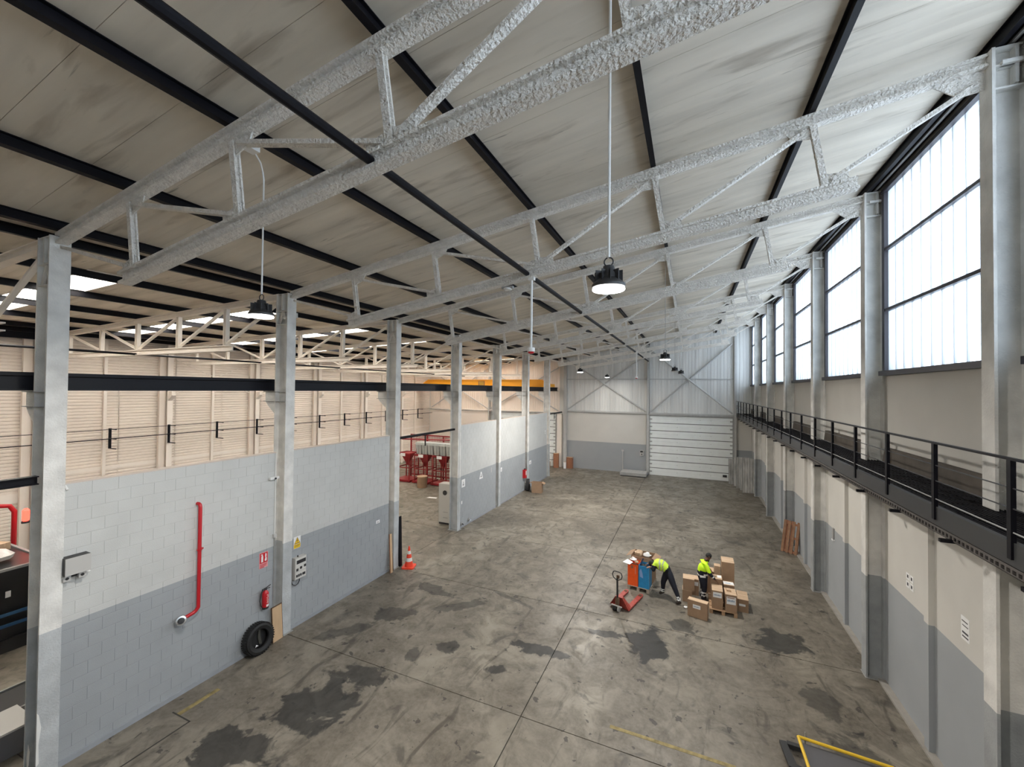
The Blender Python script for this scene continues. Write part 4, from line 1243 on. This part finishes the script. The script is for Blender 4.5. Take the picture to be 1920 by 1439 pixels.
CRL = ['first grey ribbed crate in the row on the red stands, from the cone column', 'second grey ribbed crate in the row on the red stands', 'third grey ribbed crate in the row on the red stands', 'fourth grey ribbed crate in the row on the red stands',
       'fifth grey ribbed crate in the row on the red stands', 'sixth grey ribbed crate in the row on the red stands', 'seventh grey ribbed crate, closest to the pale cabinet']
for i in range(7):
    if cr0 is None:
        cr0 = thing('grey_crate', '', 'crate', (-19.55 + i * .55, 27.15, 2.28), group='grey crates on the red stands')
        part('body', MB().prism([(-.2, -.35, 0), (.2, -.35, 0), (.25, -.42, .75), (-.25, -.42, .75)], (0, .75, 0)), mat('crate_grey', (.46, .48, .46), .6), cr0)
        part('rim', MB().box(-.27, -.46, .72, .27, .36, .8), mat('crate_rim', (.52, .54, .52), .6), cr0)
        part('rib', MB().box(-.03, -.45, .05, .03, -.36, .72), mat('crate_rib', (.4, .42, .4), .6), cr0)
        part('stacked_rim', MB().box(-.25, -.44, .8, .25, .34, .92), mat('crate_rim_upper', (.48, .5, .48), .6), cr0)
        c = cr0
    else:
        c = copy_tree(cr0); c.location.x = -19.55 + i * .55; c.location.z = 2.28
    c['label'] = CRL[i]
cg = thing('mesh_cage', 'large red wire-mesh cage behind the funnel stands', 'cage', (-18.3, 28.4, 0))
for x in (-3.2, -1.6, 0, 1.6, 3.2):
    part('post', MB().box(x - .05, -.05, 0, x + .05, .05, 3.6), m_cagered, cg)
for z in (.2, 1.8, 3.5):
    part('rail', MB().box(-3.2, -.05, z, 3.2, .05, z + .1), m_cagered, cg)
wm = MB()
for i in range(42): wm.box(-3.15 + i * .15, -.01, .3, -3.125 + i * .15, .002, 3.5)
for i in range(20): wm.box(-3.2, .0, .35 + i * .16, 3.2, .01, .37 + i * .16)
o = part('wire_mesh', wm, m_cagered, cg); o['kind'] = 'stuff'
part('roof_rail', MB().tube([(-3.2, -1.2, 3.3), (2.6, -1.2, 3.5), (3.0, -1.0, 3.45), (3.2, 0, 3.55)], .05, 8), m_cagered, cg)
dm = thing('cardboard_drum', 'round brown cardboard drum on the nave floor', 'drum', (-18.45, 25.75, 0))
part('shell', MB().lathe([(.36, 0), (.37, .02), (.37, .8), (.35, .81)], 24), m_card, dm)
part('lid', MB().lathe([(.35, .805), (.385, .81), (.385, .84), (.36, .85), (.1, .852)], 24), m_card2, dm)
tag(part('floor_paper', MB().prism([(-16.4, 23.4, .002), (-15.7, 23.5, .002), (-15.75, 23.75, .002), (-16.35, 23.7, .002)], (0, 0, .004)), m_paper), 'loose white sheet lying on the nave floor', 'paper')

# ------------------------------------------------------------------ container and clutter beyond the first column
ct = thing('waste_container', 'black sheet container with a blue bar frame beyond the first column', 'container', (-18.6, 4.7, 0))
part('bin', MB().prism([(-1.3, -1.6, .35), (1.2, -1.6, .35), (1.35, -1.6, 2.3), (-1.4, -1.6, 2.3)], (0, 2.6, 0)), mat('container_black', (.02, .021, .023), .35), ct)
for z in (2.27,):
    f = MB(); f.box(-1.42, -1.65, z, 1.4, -1.58, z + .07); f.box(-1.42, .98, z, 1.4, 1.05, z + .07); f.box(-1.42, -1.65, z, -1.35, 1.05, z + .07); f.box(1.33, -1.65, z, 1.4, 1.05, z + .07)
    part('top_rim', f, m_galv, ct)
for y_ in (-1.2, -.2, .75):
    part('blue_post', MB().box(1.36, y_ - .05, .2, 1.44, y_ + .05, 2.28), m_bluesteel, ct)
for z in (.75, 1.05):
    part('blue_rail', MB().box(1.38, -1.6, z, 1.45, 1.05, z + .07), m_bluesteel, ct)
part('skid', MB().box(-1.2, -1.5, 0, 1.3, .9, .35), m_dplastic, ct)
part('sticker', MB().box(1.405, .2, 1.55, 1.41, .3, 1.72), m_paper, ct); part('sticker', MB().box(1.405, -.9, .5, 1.41, -.6, .6), m_paper, ct)
rf = thing('red_frame', 'tall red tube frame behind the black container', 'frame', (-20.6, 5.2, 0))
part('tube_arch', MB().tube([(-.5, -2.2, 3.3), (-.5, .6, 3.35), (-.48, .85, 3.3), (-.45, .95, 3.1), (-.45, .95, 0)], .07, 10), m_red, rf)
for y_ in (-1.6, -1.0, -.4, .1):
    part('upright', MB().tube([(-.5, y_, 0), (-.5, y_, 3.3)], .045, 8), m_red, rf)
part('base_beam', MB().box(-.7, -2.2, 0, .3, 1.1, .18), m_red, rf)
rl_ = thing('beacon', 'glowing red beacon on the red tube frame', 'light', (-20.35, 6.2, 2.85))
part('lens', MB().lathe([(.05, 0), (.09, .05), (.09, .35), (.04, .42)], 12), m_redlit, rl_); part('base', MB().lathe([(.1, -.06), (.1, 0)], 12), m_dplastic, rl_)
carton('small open carton on the clutter by the red frame', -19.3, 5.35, 2.345, .35, .3, .22, 20, m_card2)
tc = thing('teal_drum', 'dark teal plastic drum behind the black container', 'drum', (-20.2, 6.7, 0))
part('shell', MB().lathe([(.28, 0), (.3, .1), (.3, 2.0), (.26, 2.1), (.1, 2.12)], 18), m_teal, tc); part('hoop', MB().lathe([(.305, 1.2), (.32, 1.22), (.32, 1.26), (.305, 1.28)], 18), m_dplastic, tc)
bgs = thing('bag', 'crumpled pale sack on the container rim', 'bag', (-18.2, 5.0, 2.345))
part('body', MB().lathe([(.1, 0), (.3, .04), (.34, .15), (.2, .28), (.06, .33)], 10), m_film, bgs); part('twist', MB().tube([(0, 0, .3), (.05, .02, .42)], .03, 6), m_film, bgs)
tr_ = thing('black_trough', 'long low black trough with pale rims past the first column', 'trough', (-14.35, 3.0, 0))
part('body', MB().box(-.55, -2.2, 0, .55, 2.3, .12), m_dplastic, tr_)
for x in (-.58, .54):
    part('rim', MB().box(x, -2.2, 0, x + .04, 2.3, .16), m_galv, tr_)
gb = thing('grey_bin', 'low grey bin behind the foot of the first column', 'bin', (-12.75, 3.2, 0))
part('body', MB().box(-.45, -.9, 0, .4, .75, .5), mat('dark_sheet', (.13, .13, .14), .5), gb); part('rim', MB().box(-.48, -.93, .5, .43, .78, .54), m_plastic, gb)

# ------------------------------------------------------------------ yellow-framed platform trolley at the lower edge
tl = thing('platform_trolley', 'dark platform trolley with a yellow tube frame', 'trolley', (2.55, 9.75, 0), (0, 0, R(-2)))
part('deck', MB().box(-.45, -.9, .2, .8, .42, .24), mat('deck_grey', (.10, .10, .11), .6), tl)
part('yellow_bar', MB().tube([(-.5, .48, .3), (1.0, .42, .3)], .03, 8), m_signyel, tl)
part('yellow_bar', MB().tube([(-.5, .48, .3), (-.42, -1.0, .3)], .03, 8), m_signyel, tl)
part('yellow_bar', MB().tube([(1.0, .42, .3), (1.0, -1.0, .3)], .03, 8), m_signyel, tl)
part('side_step', MB().prism([(-.84, .42, .1), (-.72, .44, .1), (-.62, -.1, .1), (-.45, -.15, .1), (-.45, -.3, .1), (-.76, -.2, .1)], (0, 0, .06)), m_dplastic, tl)
part('bumper', MB().box(-.7, .4, .05, -.45, .5, .14), m_dplastic, tl)
for x, y_ in ((-.35, .3), (.7, .3), (-.35, -.8), (.7, -.8)):
    part('wheel', MB().lathe([(.1, -.03), (.1, .03)], 14, (x, y_, .1), Matrix.Rotation(R(90), 3, 'Y')), m_rubber, tl)
part('pin', MB().tube([(-.38, .5, .1), (-.38, .5, .42)], .012, 6), m_galv, tl)

# ------------------------------------------------------------------ pallet jack
pj = thing('pallet_jack', 'red hand pallet jack with upright black handle', 'pallet jack', (-2.2, 14.28, 0), (0, 0, R(-15)))
for s in (-1, 1):
    fk = part('fork', MB().prism([(s * .27 - (.08), .15, .09), (s * .27 + .08, .15, .09), (s * .27 + .08, 1.3, .08), (s * .27 + .05, 1.4, .08), (s * .27 - .05, 1.4, .08), (s * .27 - .08, 1.3, .08)], (0, 0, -.05)), m_jackred, pj)
    part('tip_slot', MB().box(s * .27 - .05, 1.2, .082, s * .27 + .05, 1.3, .092), m_plyedge, fk)
    part('load_roller', MB().lathe([(.04, -.03), (.04, .03)], 10, (s * .27, 1.15, .042), Matrix.Rotation(R(90), 3, 'Y')), m_rubber, fk)
part('body_frame', MB().prism([(-.35, .2, .04), (-.35, .05, .05), (-.12, -.02, .42), (.12, -.02, .42), (.35, .05, .05), (.35, .2, .04), (.12, .12, .42), (-.12, .12, .42)][:2] + [(-.12, .02, .42), (.12, .02, .42), (.35, .05, .05), (.35, .2, .04)], (0, .12, 0)), m_jackred, pj)
part('pump', MB().lathe([(.07, .1), (.07, .4), (.04, .45)], 12, (0, -.08, 0)), m_plyedge, pj)
part('steer_wheel', MB().lathe([(.09, -.06), (.095, -.02), (.095, .02), (.09, .06)], 16, (-.06, -.12, .095), Matrix.Rotation(R(90), 3, 'Y')), m_rubber, pj)
part('steer_wheel', MB().lathe([(.09, -.03), (.095, 0), (.09, .03)], 16, (.07, -.12, .095), Matrix.Rotation(R(90), 3, 'Y')), m_galv, pj)
part('foot_lever', MB().box(-.16, -.2, .2, .2, -.17, .23), m_plastic, pj)
tlr = part('tiller', MB().tube([(0, -.08, .38), (0, -.1, 1.12)], .034, 8), m_dplastic, pj)
part('grip', MB().tube([(0, -.1, 1.02), (-.14, -.1, 1.1), (-.17, -.1, 1.2), (-.14, -.1, 1.29), (-.08, -.1, 1.315), (.08, -.1, 1.315), (.14, -.1, 1.29), (.17, -.1, 1.2), (.14, -.1, 1.1)], .018, 8, closed=True), m_dplastic, tlr)
part('release', MB().box(-.02, -.12, 1.1, .07, -.08, 1.2), m_plyedge, tlr)

# ------------------------------------------------------------------ pallets with goods
def pallet(label, x, y, rz, wx=.8, ly=1.2, mt=None):
    p = thing('pallet', label, 'pallet', (x, y, 0), (0, 0, R(rz)))
    mt = mt or m_wood
    for i in range(5):
        part('deck_board', MB().box(0, i * (ly - .12) / 4, .122, wx, i * (ly - .12) / 4 + .12, .144), mt, p)
    for x_ in (0, wx / 2 - .05, wx - .1):
        part('stringer', MB().box(x_, 0, .1, x_ + .1, ly, .122), mt, p)
        part('bottom_board', MB().box(x_, 0, 0, x_ + .1, ly, .022), mt, p)
        for y_ in (0, ly / 2 - .05, ly - .1):
            part('block', MB().box(x_, y_, .022, x_ + .1, y_ + .1, .1), mt, p)
    return p
greyw = mat('weathered_wood', (.42, .36, .29), .8, var=.15, vscale=8)
pallet('weathered pallet under the orange and blue bins', -2.14, 15.96, -8.3, mt=greyw)
RZ = R(-8.3)
def loc_p(u, v):
    return (-2.14 + u * math.cos(RZ) - v * math.sin(RZ), 15.96 + u * math.sin(RZ) + v * math.cos(RZ))
def bin_(name, label, u, v, wx, wy, h, mt, dk):
    x, y = loc_p(u, v)
    b = thing(name, label, 'bin', (x, y, .146), (0, 0, RZ))
    m = MB(); t = .015
    m.box(-wx / 2, -wy / 2, 0, wx / 2, wy / 2, t)
    for (a, c, d, e) in ((-wx / 2, -wy / 2, -wx / 2 + t, wy / 2), (wx / 2 - t, -wy / 2, wx / 2, wy / 2), (-wx / 2 + t, -wy / 2, wx / 2 - t, -wy / 2 + t), (-wx / 2 + t, wy / 2 - t, wx / 2 - t, wy / 2)):
        m.box(a, c, t, d, e, h)
    part('shell', m, mt, b)
    return b
ob = bin_('orange_bin', 'bright orange waste bin full of film and paper', .2, .23, .38, .42, .82, m_orange, 0)
part('dark_rim', MB().box(-.195, -.215, .8, .195, -.195, .83), m_plyedge, ob)
part('symbol', MB().prism([(-.08, -.212, .66), (-.03, -.212, .62), (.02, -.212, .66), (.0, -.212, .73), (-.06, -.212, .74)], (0, -.002, 0)), m_redwood, ob)
part('side_label', MB().box(.08, -.213, .45, .11, -.211, .72), mat('orange_label', (.8, .3, .2), .5), ob)
bb = bin_('blue_bin', 'bright blue waste bin with a plastic sheet hung over it', .6, .23, .38, .42, .80, m_blue, 0)
part('corner_edge', MB().box(.186, -.216, 0, .194, -.209, .8), mat('pale_blue', (.15, .5, .75), .5), bb)
part('symbol', MB().prism([(-.14, -.212, .4), (-.02, -.212, .36), (-.05, -.212, .55), (-.1, -.212, .7), (-.15, -.212, .62)], (0, -.003, 0)), mat('lilac_film', (.25, .4, .7), .35), bb)
x, y = loc_p(.4, .8)
cx_ = carton('large open carton of packaging behind the two bins', x, y, .146, .78, .66, .95, -8.3, m_card, open_=True)
random.seed(11)
def crumple(name, label, cat, x, y, z, r, mt, sq=.5, grp=None):
    m = MB()
    n, k = 10, 6
    rows = []
    for i in range(k + 1):
        th = math.pi * i / k
        for j in range(n):
            a = 2 * math.pi * j / n
            q = r * random.uniform(.75, 1.2)
            m.v.append((q * math.sin(th) * math.cos(a), q * math.sin(th) * math.sin(a), q * sq * (1 + math.cos(th))))
    for i in range(k):
        for j in range(n):
            m.f.append((i * n + j, i * n + (j + 1) % n, (i + 1) * n + (j + 1) % n, (i + 1) * n + j)); m.m.append(0)
    return tag(part(name, m, mt, None, (x, y, z)), label, cat, grp)
x, y = loc_p(.15, .29); crumple('plastic_wrap', 'crumpled white film overflowing the orange bin', 'film', x, y, .962, .13, m_film, .5)
x, y = loc_p(.32, .12); crumple('paper_waste', 'beige crumpled paper beside the white film', 'paper', x, y, .97, .075, m_card2, .6)
tag(part('paper_sheet', MB().prism([(-.25, -.1, 0), (.02, -.24, .0), (.12, -.05, .03), (-.1, .12, .05)], (0, 0, .006)), m_paper, None, (loc_p(.08, .06)[0], loc_p(.08, .06)[1], .978)), 'white paper sheet poking out over the orange bin', 'paper')
x, y = loc_p(.57, .25); crumple('plastic_wrap', 'dark crumpled plastic stuffed in the blue bin', 'film', x, y, .80, .12, m_dplastic, .6)
tag(part('packing_strip', MB().prism([(0, 0, 0), (.05, 0, 0), (.16, .0, .27), (.12, 0, .28)], (0, .02, 0)), mat('navy_card', (.03, .05, .12), .5), None, (loc_p(.44, .02)[0], loc_p(.44, .02)[1], .948)), 'navy card strip standing up between the bins', 'card')
x, y = loc_p(.52, .8); crumple('plastic_wrap', 'white crumpled wrap on top of the large carton', 'film', x, y, 1.0, .15, m_paper, .6)
x, y = loc_p(.2, .85); crumple('paper_waste', 'beige paper bundle in the large carton', 'paper', x, y, .98, .18, m_card2, .5)

pallet('wooden pallet under the labelled cartons', .62, 15.36, 0, .82, 1.2)
carton('carton with a white printed label, next to the worker\'s hand', .86, 15.68, .146, .33, .52, .60, -1, labels=[('front', -.0, .38, .26, .17, 1)])
carton('carton with a large white label at the pallet corner', 1.25, 15.62, .146, .34, .50, .57, 2, labels=[('front', .0, .26, .27, .24, 2)])
carton('small flat carton on top of the corner carton', 1.2, 15.66, .718, .13, .14, .06, 5, m_card2, tape=False)
carton('carton with a white slip on its lid in the pallet middle', .87, 16.24, .146, .34, .36, .74, 0, labels=[('top', .09, .04, .13, .2, 0)])
carton('carton covered by a large white sheet beside the tall stack', 1.24, 16.2, .146, .33, .32, .6, 3, labels=[('top', 0, 0, .32, .22, 1)])
carton('lower carton of the tall two-box stack', 1.26, 16.9, 0, .40, .54, .68, 0, tape=False)
carton('upper carton of the tall two-box stack', 1.26, 16.9, .68, .40, .54, .62, 0)
carton('small carton standing behind the pallet beside the tall stack', .93, 17.0, 0, .2, .25, 1.02, 0, m_card2, tape=False)
carton('long carton lying behind the pallet', .68, 17.0, 0, .28, .4, .82, 0)
carton('low carton on the floor beside the pallet corner', 1.66, 16.2, 0, .33, .68, .42, -2, labels=[('front', -.02, .2, .19, .07, 0)])
carton('lower carton of the two-box stack behind the flat box', -.08, 16.02, 0, .3, .38, .40, 1)
carton('upper carton of the two-box stack with a wide taped lid', -.03, 16.03, .404, .37, .40, .40, 1)
carton('flat upright carton with a small white label standing on the floor', .26, 14.93, 0, .60, .22, .54, -13, m_card, labels=[('front', -.02, .3, .23, .12, 1)])
carton('carton with a white label half hidden behind the worker\'s legs', .14, 16.62, 0, .34, .36, .58, 0, labels=[('front', .05, .35, .2, .14, 0)])
crumple('paper_ball', 'white paper ball on the floor beside the bending worker\'s boot', 'paper', -.12, 15.35, 0, .06, m_paper, .5)

# ------------------------------------------------------------------ people: one skinned surface each
def build_person(name, label, loc, rotz, J, edges, root, zone, mats, levels=2):
    me = bpy.data.meshes.new('skeleton')
    names = list(J)
    idx = {n: i for i, n in enumerate(names)}
    me.from_pydata([J[n][0] for n in names], [(idx[a], idx[b]) for a, b in edges], [])
    ob = bpy.data.objects.new('skeleton', me)
    COL.objects.link(ob)
    md = ob.modifiers.new('skin', 'SKIN')
    md.use_smooth_shade = True
    md.branch_smoothing = .6
    if not me.skin_vertices:
        bpy.context.view_layer.objects.active = ob
        ob.select_set(True)
        bpy.ops.mesh.customdata_skin_add()
    for n in names:
        r = J[n][1] * (1.3 if J[n][1] > .03 else 1.0)
        me.skin_vertices[0].data[idx[n]].radius = (r, r) if not isinstance(r, tuple) else r
        me.skin_vertices[0].data[idx[n]].use_root = (n == root)
    ss = ob.modifiers.new('sub', 'SUBSURF'); ss.levels = ss.render_levels = levels
    dg = bpy.context.evaluated_depsgraph_get()
    ev = ob.evaluated_get(dg)
    m2 = bpy.data.meshes.new_from_object(ev)
    bpy.data.objects.remove(ob)
    m2.materials.clear()
    for m in mats: m2.materials.append(m)
    segs = [(a, b, Vector(J[a][0]), Vector(J[b][0])) for a, b in edges]
    for f in m2.polygons:
        c = f.center
        best = None
        for a, b, p, q in segs:
            d = q - p
            t = max(0, min(1, (c - p).dot(d) / max(d.length_squared, 1e-9)))
            dist = (p + d * t - c).length - .5 * ((J[a][1] if not isinstance(J[a][1], tuple) else J[a][1][0]) * (1 - t) + (J[b][1] if not isinstance(J[b][1], tuple) else J[b][1][0]) * t)
            if best is None or dist < best[0]:
                best = (dist, a, b, t)
        f.material_index = zone(c, best[1], best[2], best[3])
        f.use_smooth = True
    o = part(name, m2, None, None, loc, (0, 0, rotz))
    tag(o, label, 'person')
    return o

def hand(J, E, pre, wrist, d, side, bend):
    """palm and five fingers: d forward direction, side towards the thumb, bend where the fingers curl"""
    d, side, bend = Vector(d).normalized(), Vector(side).normalized(), Vector(bend).normalized()
    w = Vector(wrist)
    J[pre + 'palm'] = (tuple(w + d * .07), .032)
    E.append((pre + 'wrist', pre + 'palm'))
    for i, (s, l) in enumerate(((.028, .075), (.010, .085), (-.009, .08), (-.027, .062))):
        a = w + d * .10 + side * s
        b = a + d * l * .5 + bend * .015
        c = b + d * l * .35 + bend * .03
        for q, pt in (('a', a), ('b', b), ('c', c)):
            J['%sf%d%s' % (pre, i, q)] = (tuple(pt), .0095)
        E += [(pre + 'palm', '%sf%da' % (pre, i)), ('%sf%da' % (pre, i), '%sf%db' % (pre, i)), ('%sf%db' % (pre, i), '%sf%dc' % (pre, i))]
    a = w + d * .04 + side * .04
    b = a + d * .035 + side * .02 + bend * .01
    J[pre + 'ta'] = (tuple(a), .011); J[pre + 'tb'] = (tuple(b), .0095)
    E += [(pre + 'wrist', pre + 'ta'), (pre + 'ta', pre + 'tb')]

def head_parts(person, c, fwd, upv, m_h, m_s, r=.1, bald=False):
    """hair cap, ears and eyes on a head centred at c (local), facing fwd"""
    fwd, upv = Vector(fwd).normalized(), Vector(upv).normalized()
    side = upv.cross(fwd).normalized()
    Mx = Matrix((fwd, side, upv)).transposed()
    c = Vector(c)
    h = MB()
    n, k = 16, 7
    for i in range(k + 1):
        th = (math.pi * .62) * i / k
        for j in range(n):
            a = 2 * math.pi * j / n
            front = max(0, math.cos(a))
            t2 = th * (1 - .38 * front)
            p = Vector((math.sin(t2) * math.cos(a) * r * 1.06, math.sin(t2) * math.sin(a) * r * .9, math.cos(t2) * r * 1.12))
            h.v.append(tuple(Mx @ p + c))
    for i in range(k):
        for j in range(n):
            h.f.append((i * n + j, i * n + (j + 1) % n, (i + 1) * n + (j + 1) % n, (i + 1) * n + j)); h.m.append(0)
    part('hair', h, m_h, person)
    for s in (-1, 1):
        part('ear', MB().lathe([(.006, -.012), (.022, -.006), (.024, .004), (.01, .01)], 10, tuple(Mx @ Vector((-.005, s * r * .86, -.01)) + c), Mx @ Matrix.Rotation(R(90), 3, 'X')), m_s, person)
        part('eye', MB().lathe([(.003, -.011), (.009, -.006), (.011, 0), (.009, .006), (.003, .011)], 8, tuple(Mx @ Vector((r * .86, s * .034, .005)) + c)), m_paper, person)

# standing worker, leaning a little over the cartons
J = {'pelvis': ((0, 0, .90), .17), 'waist': ((-.01, 0, 1.02), .17), 'belly': ((.02, 0, 1.12), .15), 'chest': ((.06, 0, 1.27), .165), 'upper': ((.10, 0, 1.37), .11), 'neck': ((.14, 0, 1.44), .055), 'jaw': ((.185, 0, 1.50), .07), 'skull': ((.205, 0, 1.575), .09), 'crown': ((.205, 0, 1.62), .06),
     'nose': ((.305, 0, 1.55), .016),
     'rsh': ((.08, -.17, 1.35), .075), 'relb': ((.16, -.28, 1.08), .052), 'rwrist': ((.32, -.33, .925), .034),
     'lsh': ((.08, .17, 1.35), .075), 'lelb': ((.17, .25, 1.08), .052), 'lwrist': ((.28, .2, 1.06), .034),
     'rhip': ((0, -.09, .86), .115), 'rknee': ((.04, -.11, .48), .075), 'rank': ((-.02, -.11, .11), .05), 'rheel': ((-.05, -.11, .05), .045), 'rtoe': ((.14, -.13, .04), .04),
     'lhip': ((0, .09, .86), .115), 'lknee': ((.05, .11, .48), .075), 'lank': ((.0, .11, .11), .05), 'lheel': ((-.03, .11, .05), .045), 'ltoe': ((.17, .13, .04), .04)}
E_ = [('pelvis', 'waist'), ('waist', 'belly'), ('belly', 'chest'), ('chest', 'upper'), ('upper', 'neck'), ('neck', 'jaw'), ('jaw', 'skull'), ('skull', 'crown'), ('jaw', 'nose'),
      ('upper', 'rsh'), ('rsh', 'relb'), ('relb', 'rwrist'), ('upper', 'lsh'), ('lsh', 'lelb'), ('lelb', 'lwrist'),
      ('pelvis', 'rhip'), ('rhip', 'rknee'), ('rknee', 'rank'), ('rank', 'rheel'), ('rank', 'rtoe'), ('pelvis', 'lhip'), ('lhip', 'lknee'), ('lknee', 'lank'), ('lank', 'lheel'), ('lank', 'ltoe')]
hand(J, E_, 'r', J['rwrist'][0], (.7, .1, -.7), (.1, 1, 0), (.3, 0, -1))
hand(J, E_, 'l', J['lwrist'][0], (.7, -.1, -.7), (.1, -1, 0), (.3, 0, -1))
def zone_s(c, a, b, t):
    n = a + b
    if 'palm' in n or (len(b) > 1 and b[1] in 'ft' and b[0] in 'rl' and b not in ('rtoe', 'ltoe')): return 3
    if 'toe' in n or 'heel' in n: return 4
    if b == 'neck' and t > .3: return 0 if c.z < 1.46 else 3
    if a in ('neck', 'jaw', 'skull') : return 3 if c.z > 1.455 else 0
    if b in ('relb', 'lelb'): return 1 if c.z > 1.12 else 0
    if b in ('rwrist', 'lwrist'): return 2 if .55 < t < .72 else 0
    if b in ('rknee', 'lknee', 'rank', 'lank'): return 2 if (.22 < c.z < .27 or .32 < c.z < .37) else 0
    if c.z > 1.425 and c.x > .04 and abs(c.y) < .1: return 0
    if c.z > 1.08: return 1
    if .90 < c.z < .96: return 2
    return 0
p1 = build_person('person', 'worker in a yellow and navy hi-vis jacket standing over the cartons', (.42, 16.15, 0), R(12), J, E_, 'pelvis', zone_s, [m_navy, m_hiviz, m_reflect, m_skin, m_boot])
head_parts(p1, (.205, 0, 1.585), (1, 0, -.35), (.3, 0, 1), m_hair, m_skin, .1)

# bending worker reaching into the blue bin
J = {'pelvis': ((.02, 0, .98), .16), 'waist': ((-.10, 0, 1.07), .165), 'belly': ((-.20, .0, 1.11), .17), 'chest': ((-.33, .01, 1.14), .185), 'upper': ((-.43, .01, 1.13), .125), 'neck': ((-.50, .01, 1.12), .055), 'jaw': ((-.51, .01, 1.07), .065), 'skull': ((-.53, .01, 1.10), .085), 'crown': ((-.57, .01, 1.07), .06),
     'nose': ((-.525, .01, .98), .016),
     'rsh': ((-.44, -.16, 1.12), .072), 'relb': ((-.46, -.21, .93), .05), 'rwrist': ((-.54, -.12, 1.01), .033),
     'lsh': ((-.44, .18, 1.12), .072), 'lelb': ((-.48, .24, .95), .05), 'lwrist': ((-.60, .18, 1.02), .033),
     'rhip': ((.05, -.08, .92), .12), 'rknee': ((.24, -.22, .52), .075), 'rank': ((.44, -.34, .12), .05), 'rheel': ((.46, -.36, .05), .045), 'rtoe': ((.30, -.40, .04), .04),
     'lhip': ((0, .09, .91), .12), 'lknee': ((-.16, .1, .50), .075), 'lank': ((-.17, .1, .12), .05), 'lheel': ((-.15, .1, .05), .045), 'ltoe': ((-.30, .09, .04), .04)}
E_ = [('pelvis', 'waist'), ('waist', 'belly'), ('belly', 'chest'), ('chest', 'upper'), ('upper', 'neck'), ('neck', 'jaw'), ('jaw', 'skull'), ('skull', 'crown'), ('jaw', 'nose'),
      ('upper', 'rsh'), ('rsh', 'relb'), ('relb', 'rwrist'), ('upper', 'lsh'), ('lsh', 'lelb'), ('lelb', 'lwrist'),
      ('pelvis', 'rhip'), ('rhip', 'rknee'), ('rknee', 'rank'), ('rank', 'rheel'), ('rank', 'rtoe'), ('pelvis', 'lhip'), ('lhip', 'lknee'), ('lknee', 'lank'), ('lank', 'lheel'), ('lank', 'ltoe')]
hand(J, E_, 'r', J['rwrist'][0], (-1, .15, -.1), (0, 1, .2), (-.2, 0, -1))
hand(J, E_, 'l', J['lwrist'][0], (-1, -.1, -.1), (0, -1, .2), (-.2, 0, -1))
def zone_b(c, a, b, t):
    n = a + b
    if 'palm' in n or (len(b) > 1 and b[1] in 'ft' and b[0] in 'rl' and b not in ('rtoe', 'ltoe')): return 3
    if 'toe' in n or 'heel' in n: return 4
    if b == 'neck' and t > .4: return 3
    if a in ('neck', 'jaw', 'skull'): return 3
    if b in ('relb', 'lelb', 'rwrist', 'lwrist'): return 0
    if b in ('rknee', 'lknee', 'rank', 'lank', 'rhip', 'lhip'): return 2 if (.15 < c.z < .19 or .22 < c.z < .26) and b in ('rank', 'lank') else 0
    if a == 'pelvis' and t < .55: return 0
    if -.17 < c.x < -.13 or -.28 < c.x < -.235: return 5
    return 1
p2 = build_person('person', 'worker in a lime vest bending over the blue bin', (-.72, 15.86, 0), R(-3), J, E_, 'pelvis', zone_b, [m_navy, m_hiviz2, m_reflect, m_skin2, m_boot, m_tapegrey])
head_parts(p2, (-.535, .01, 1.10), (-.3, 0, -1), (-1, 0, .2), m_hair, m_skin2, .115)
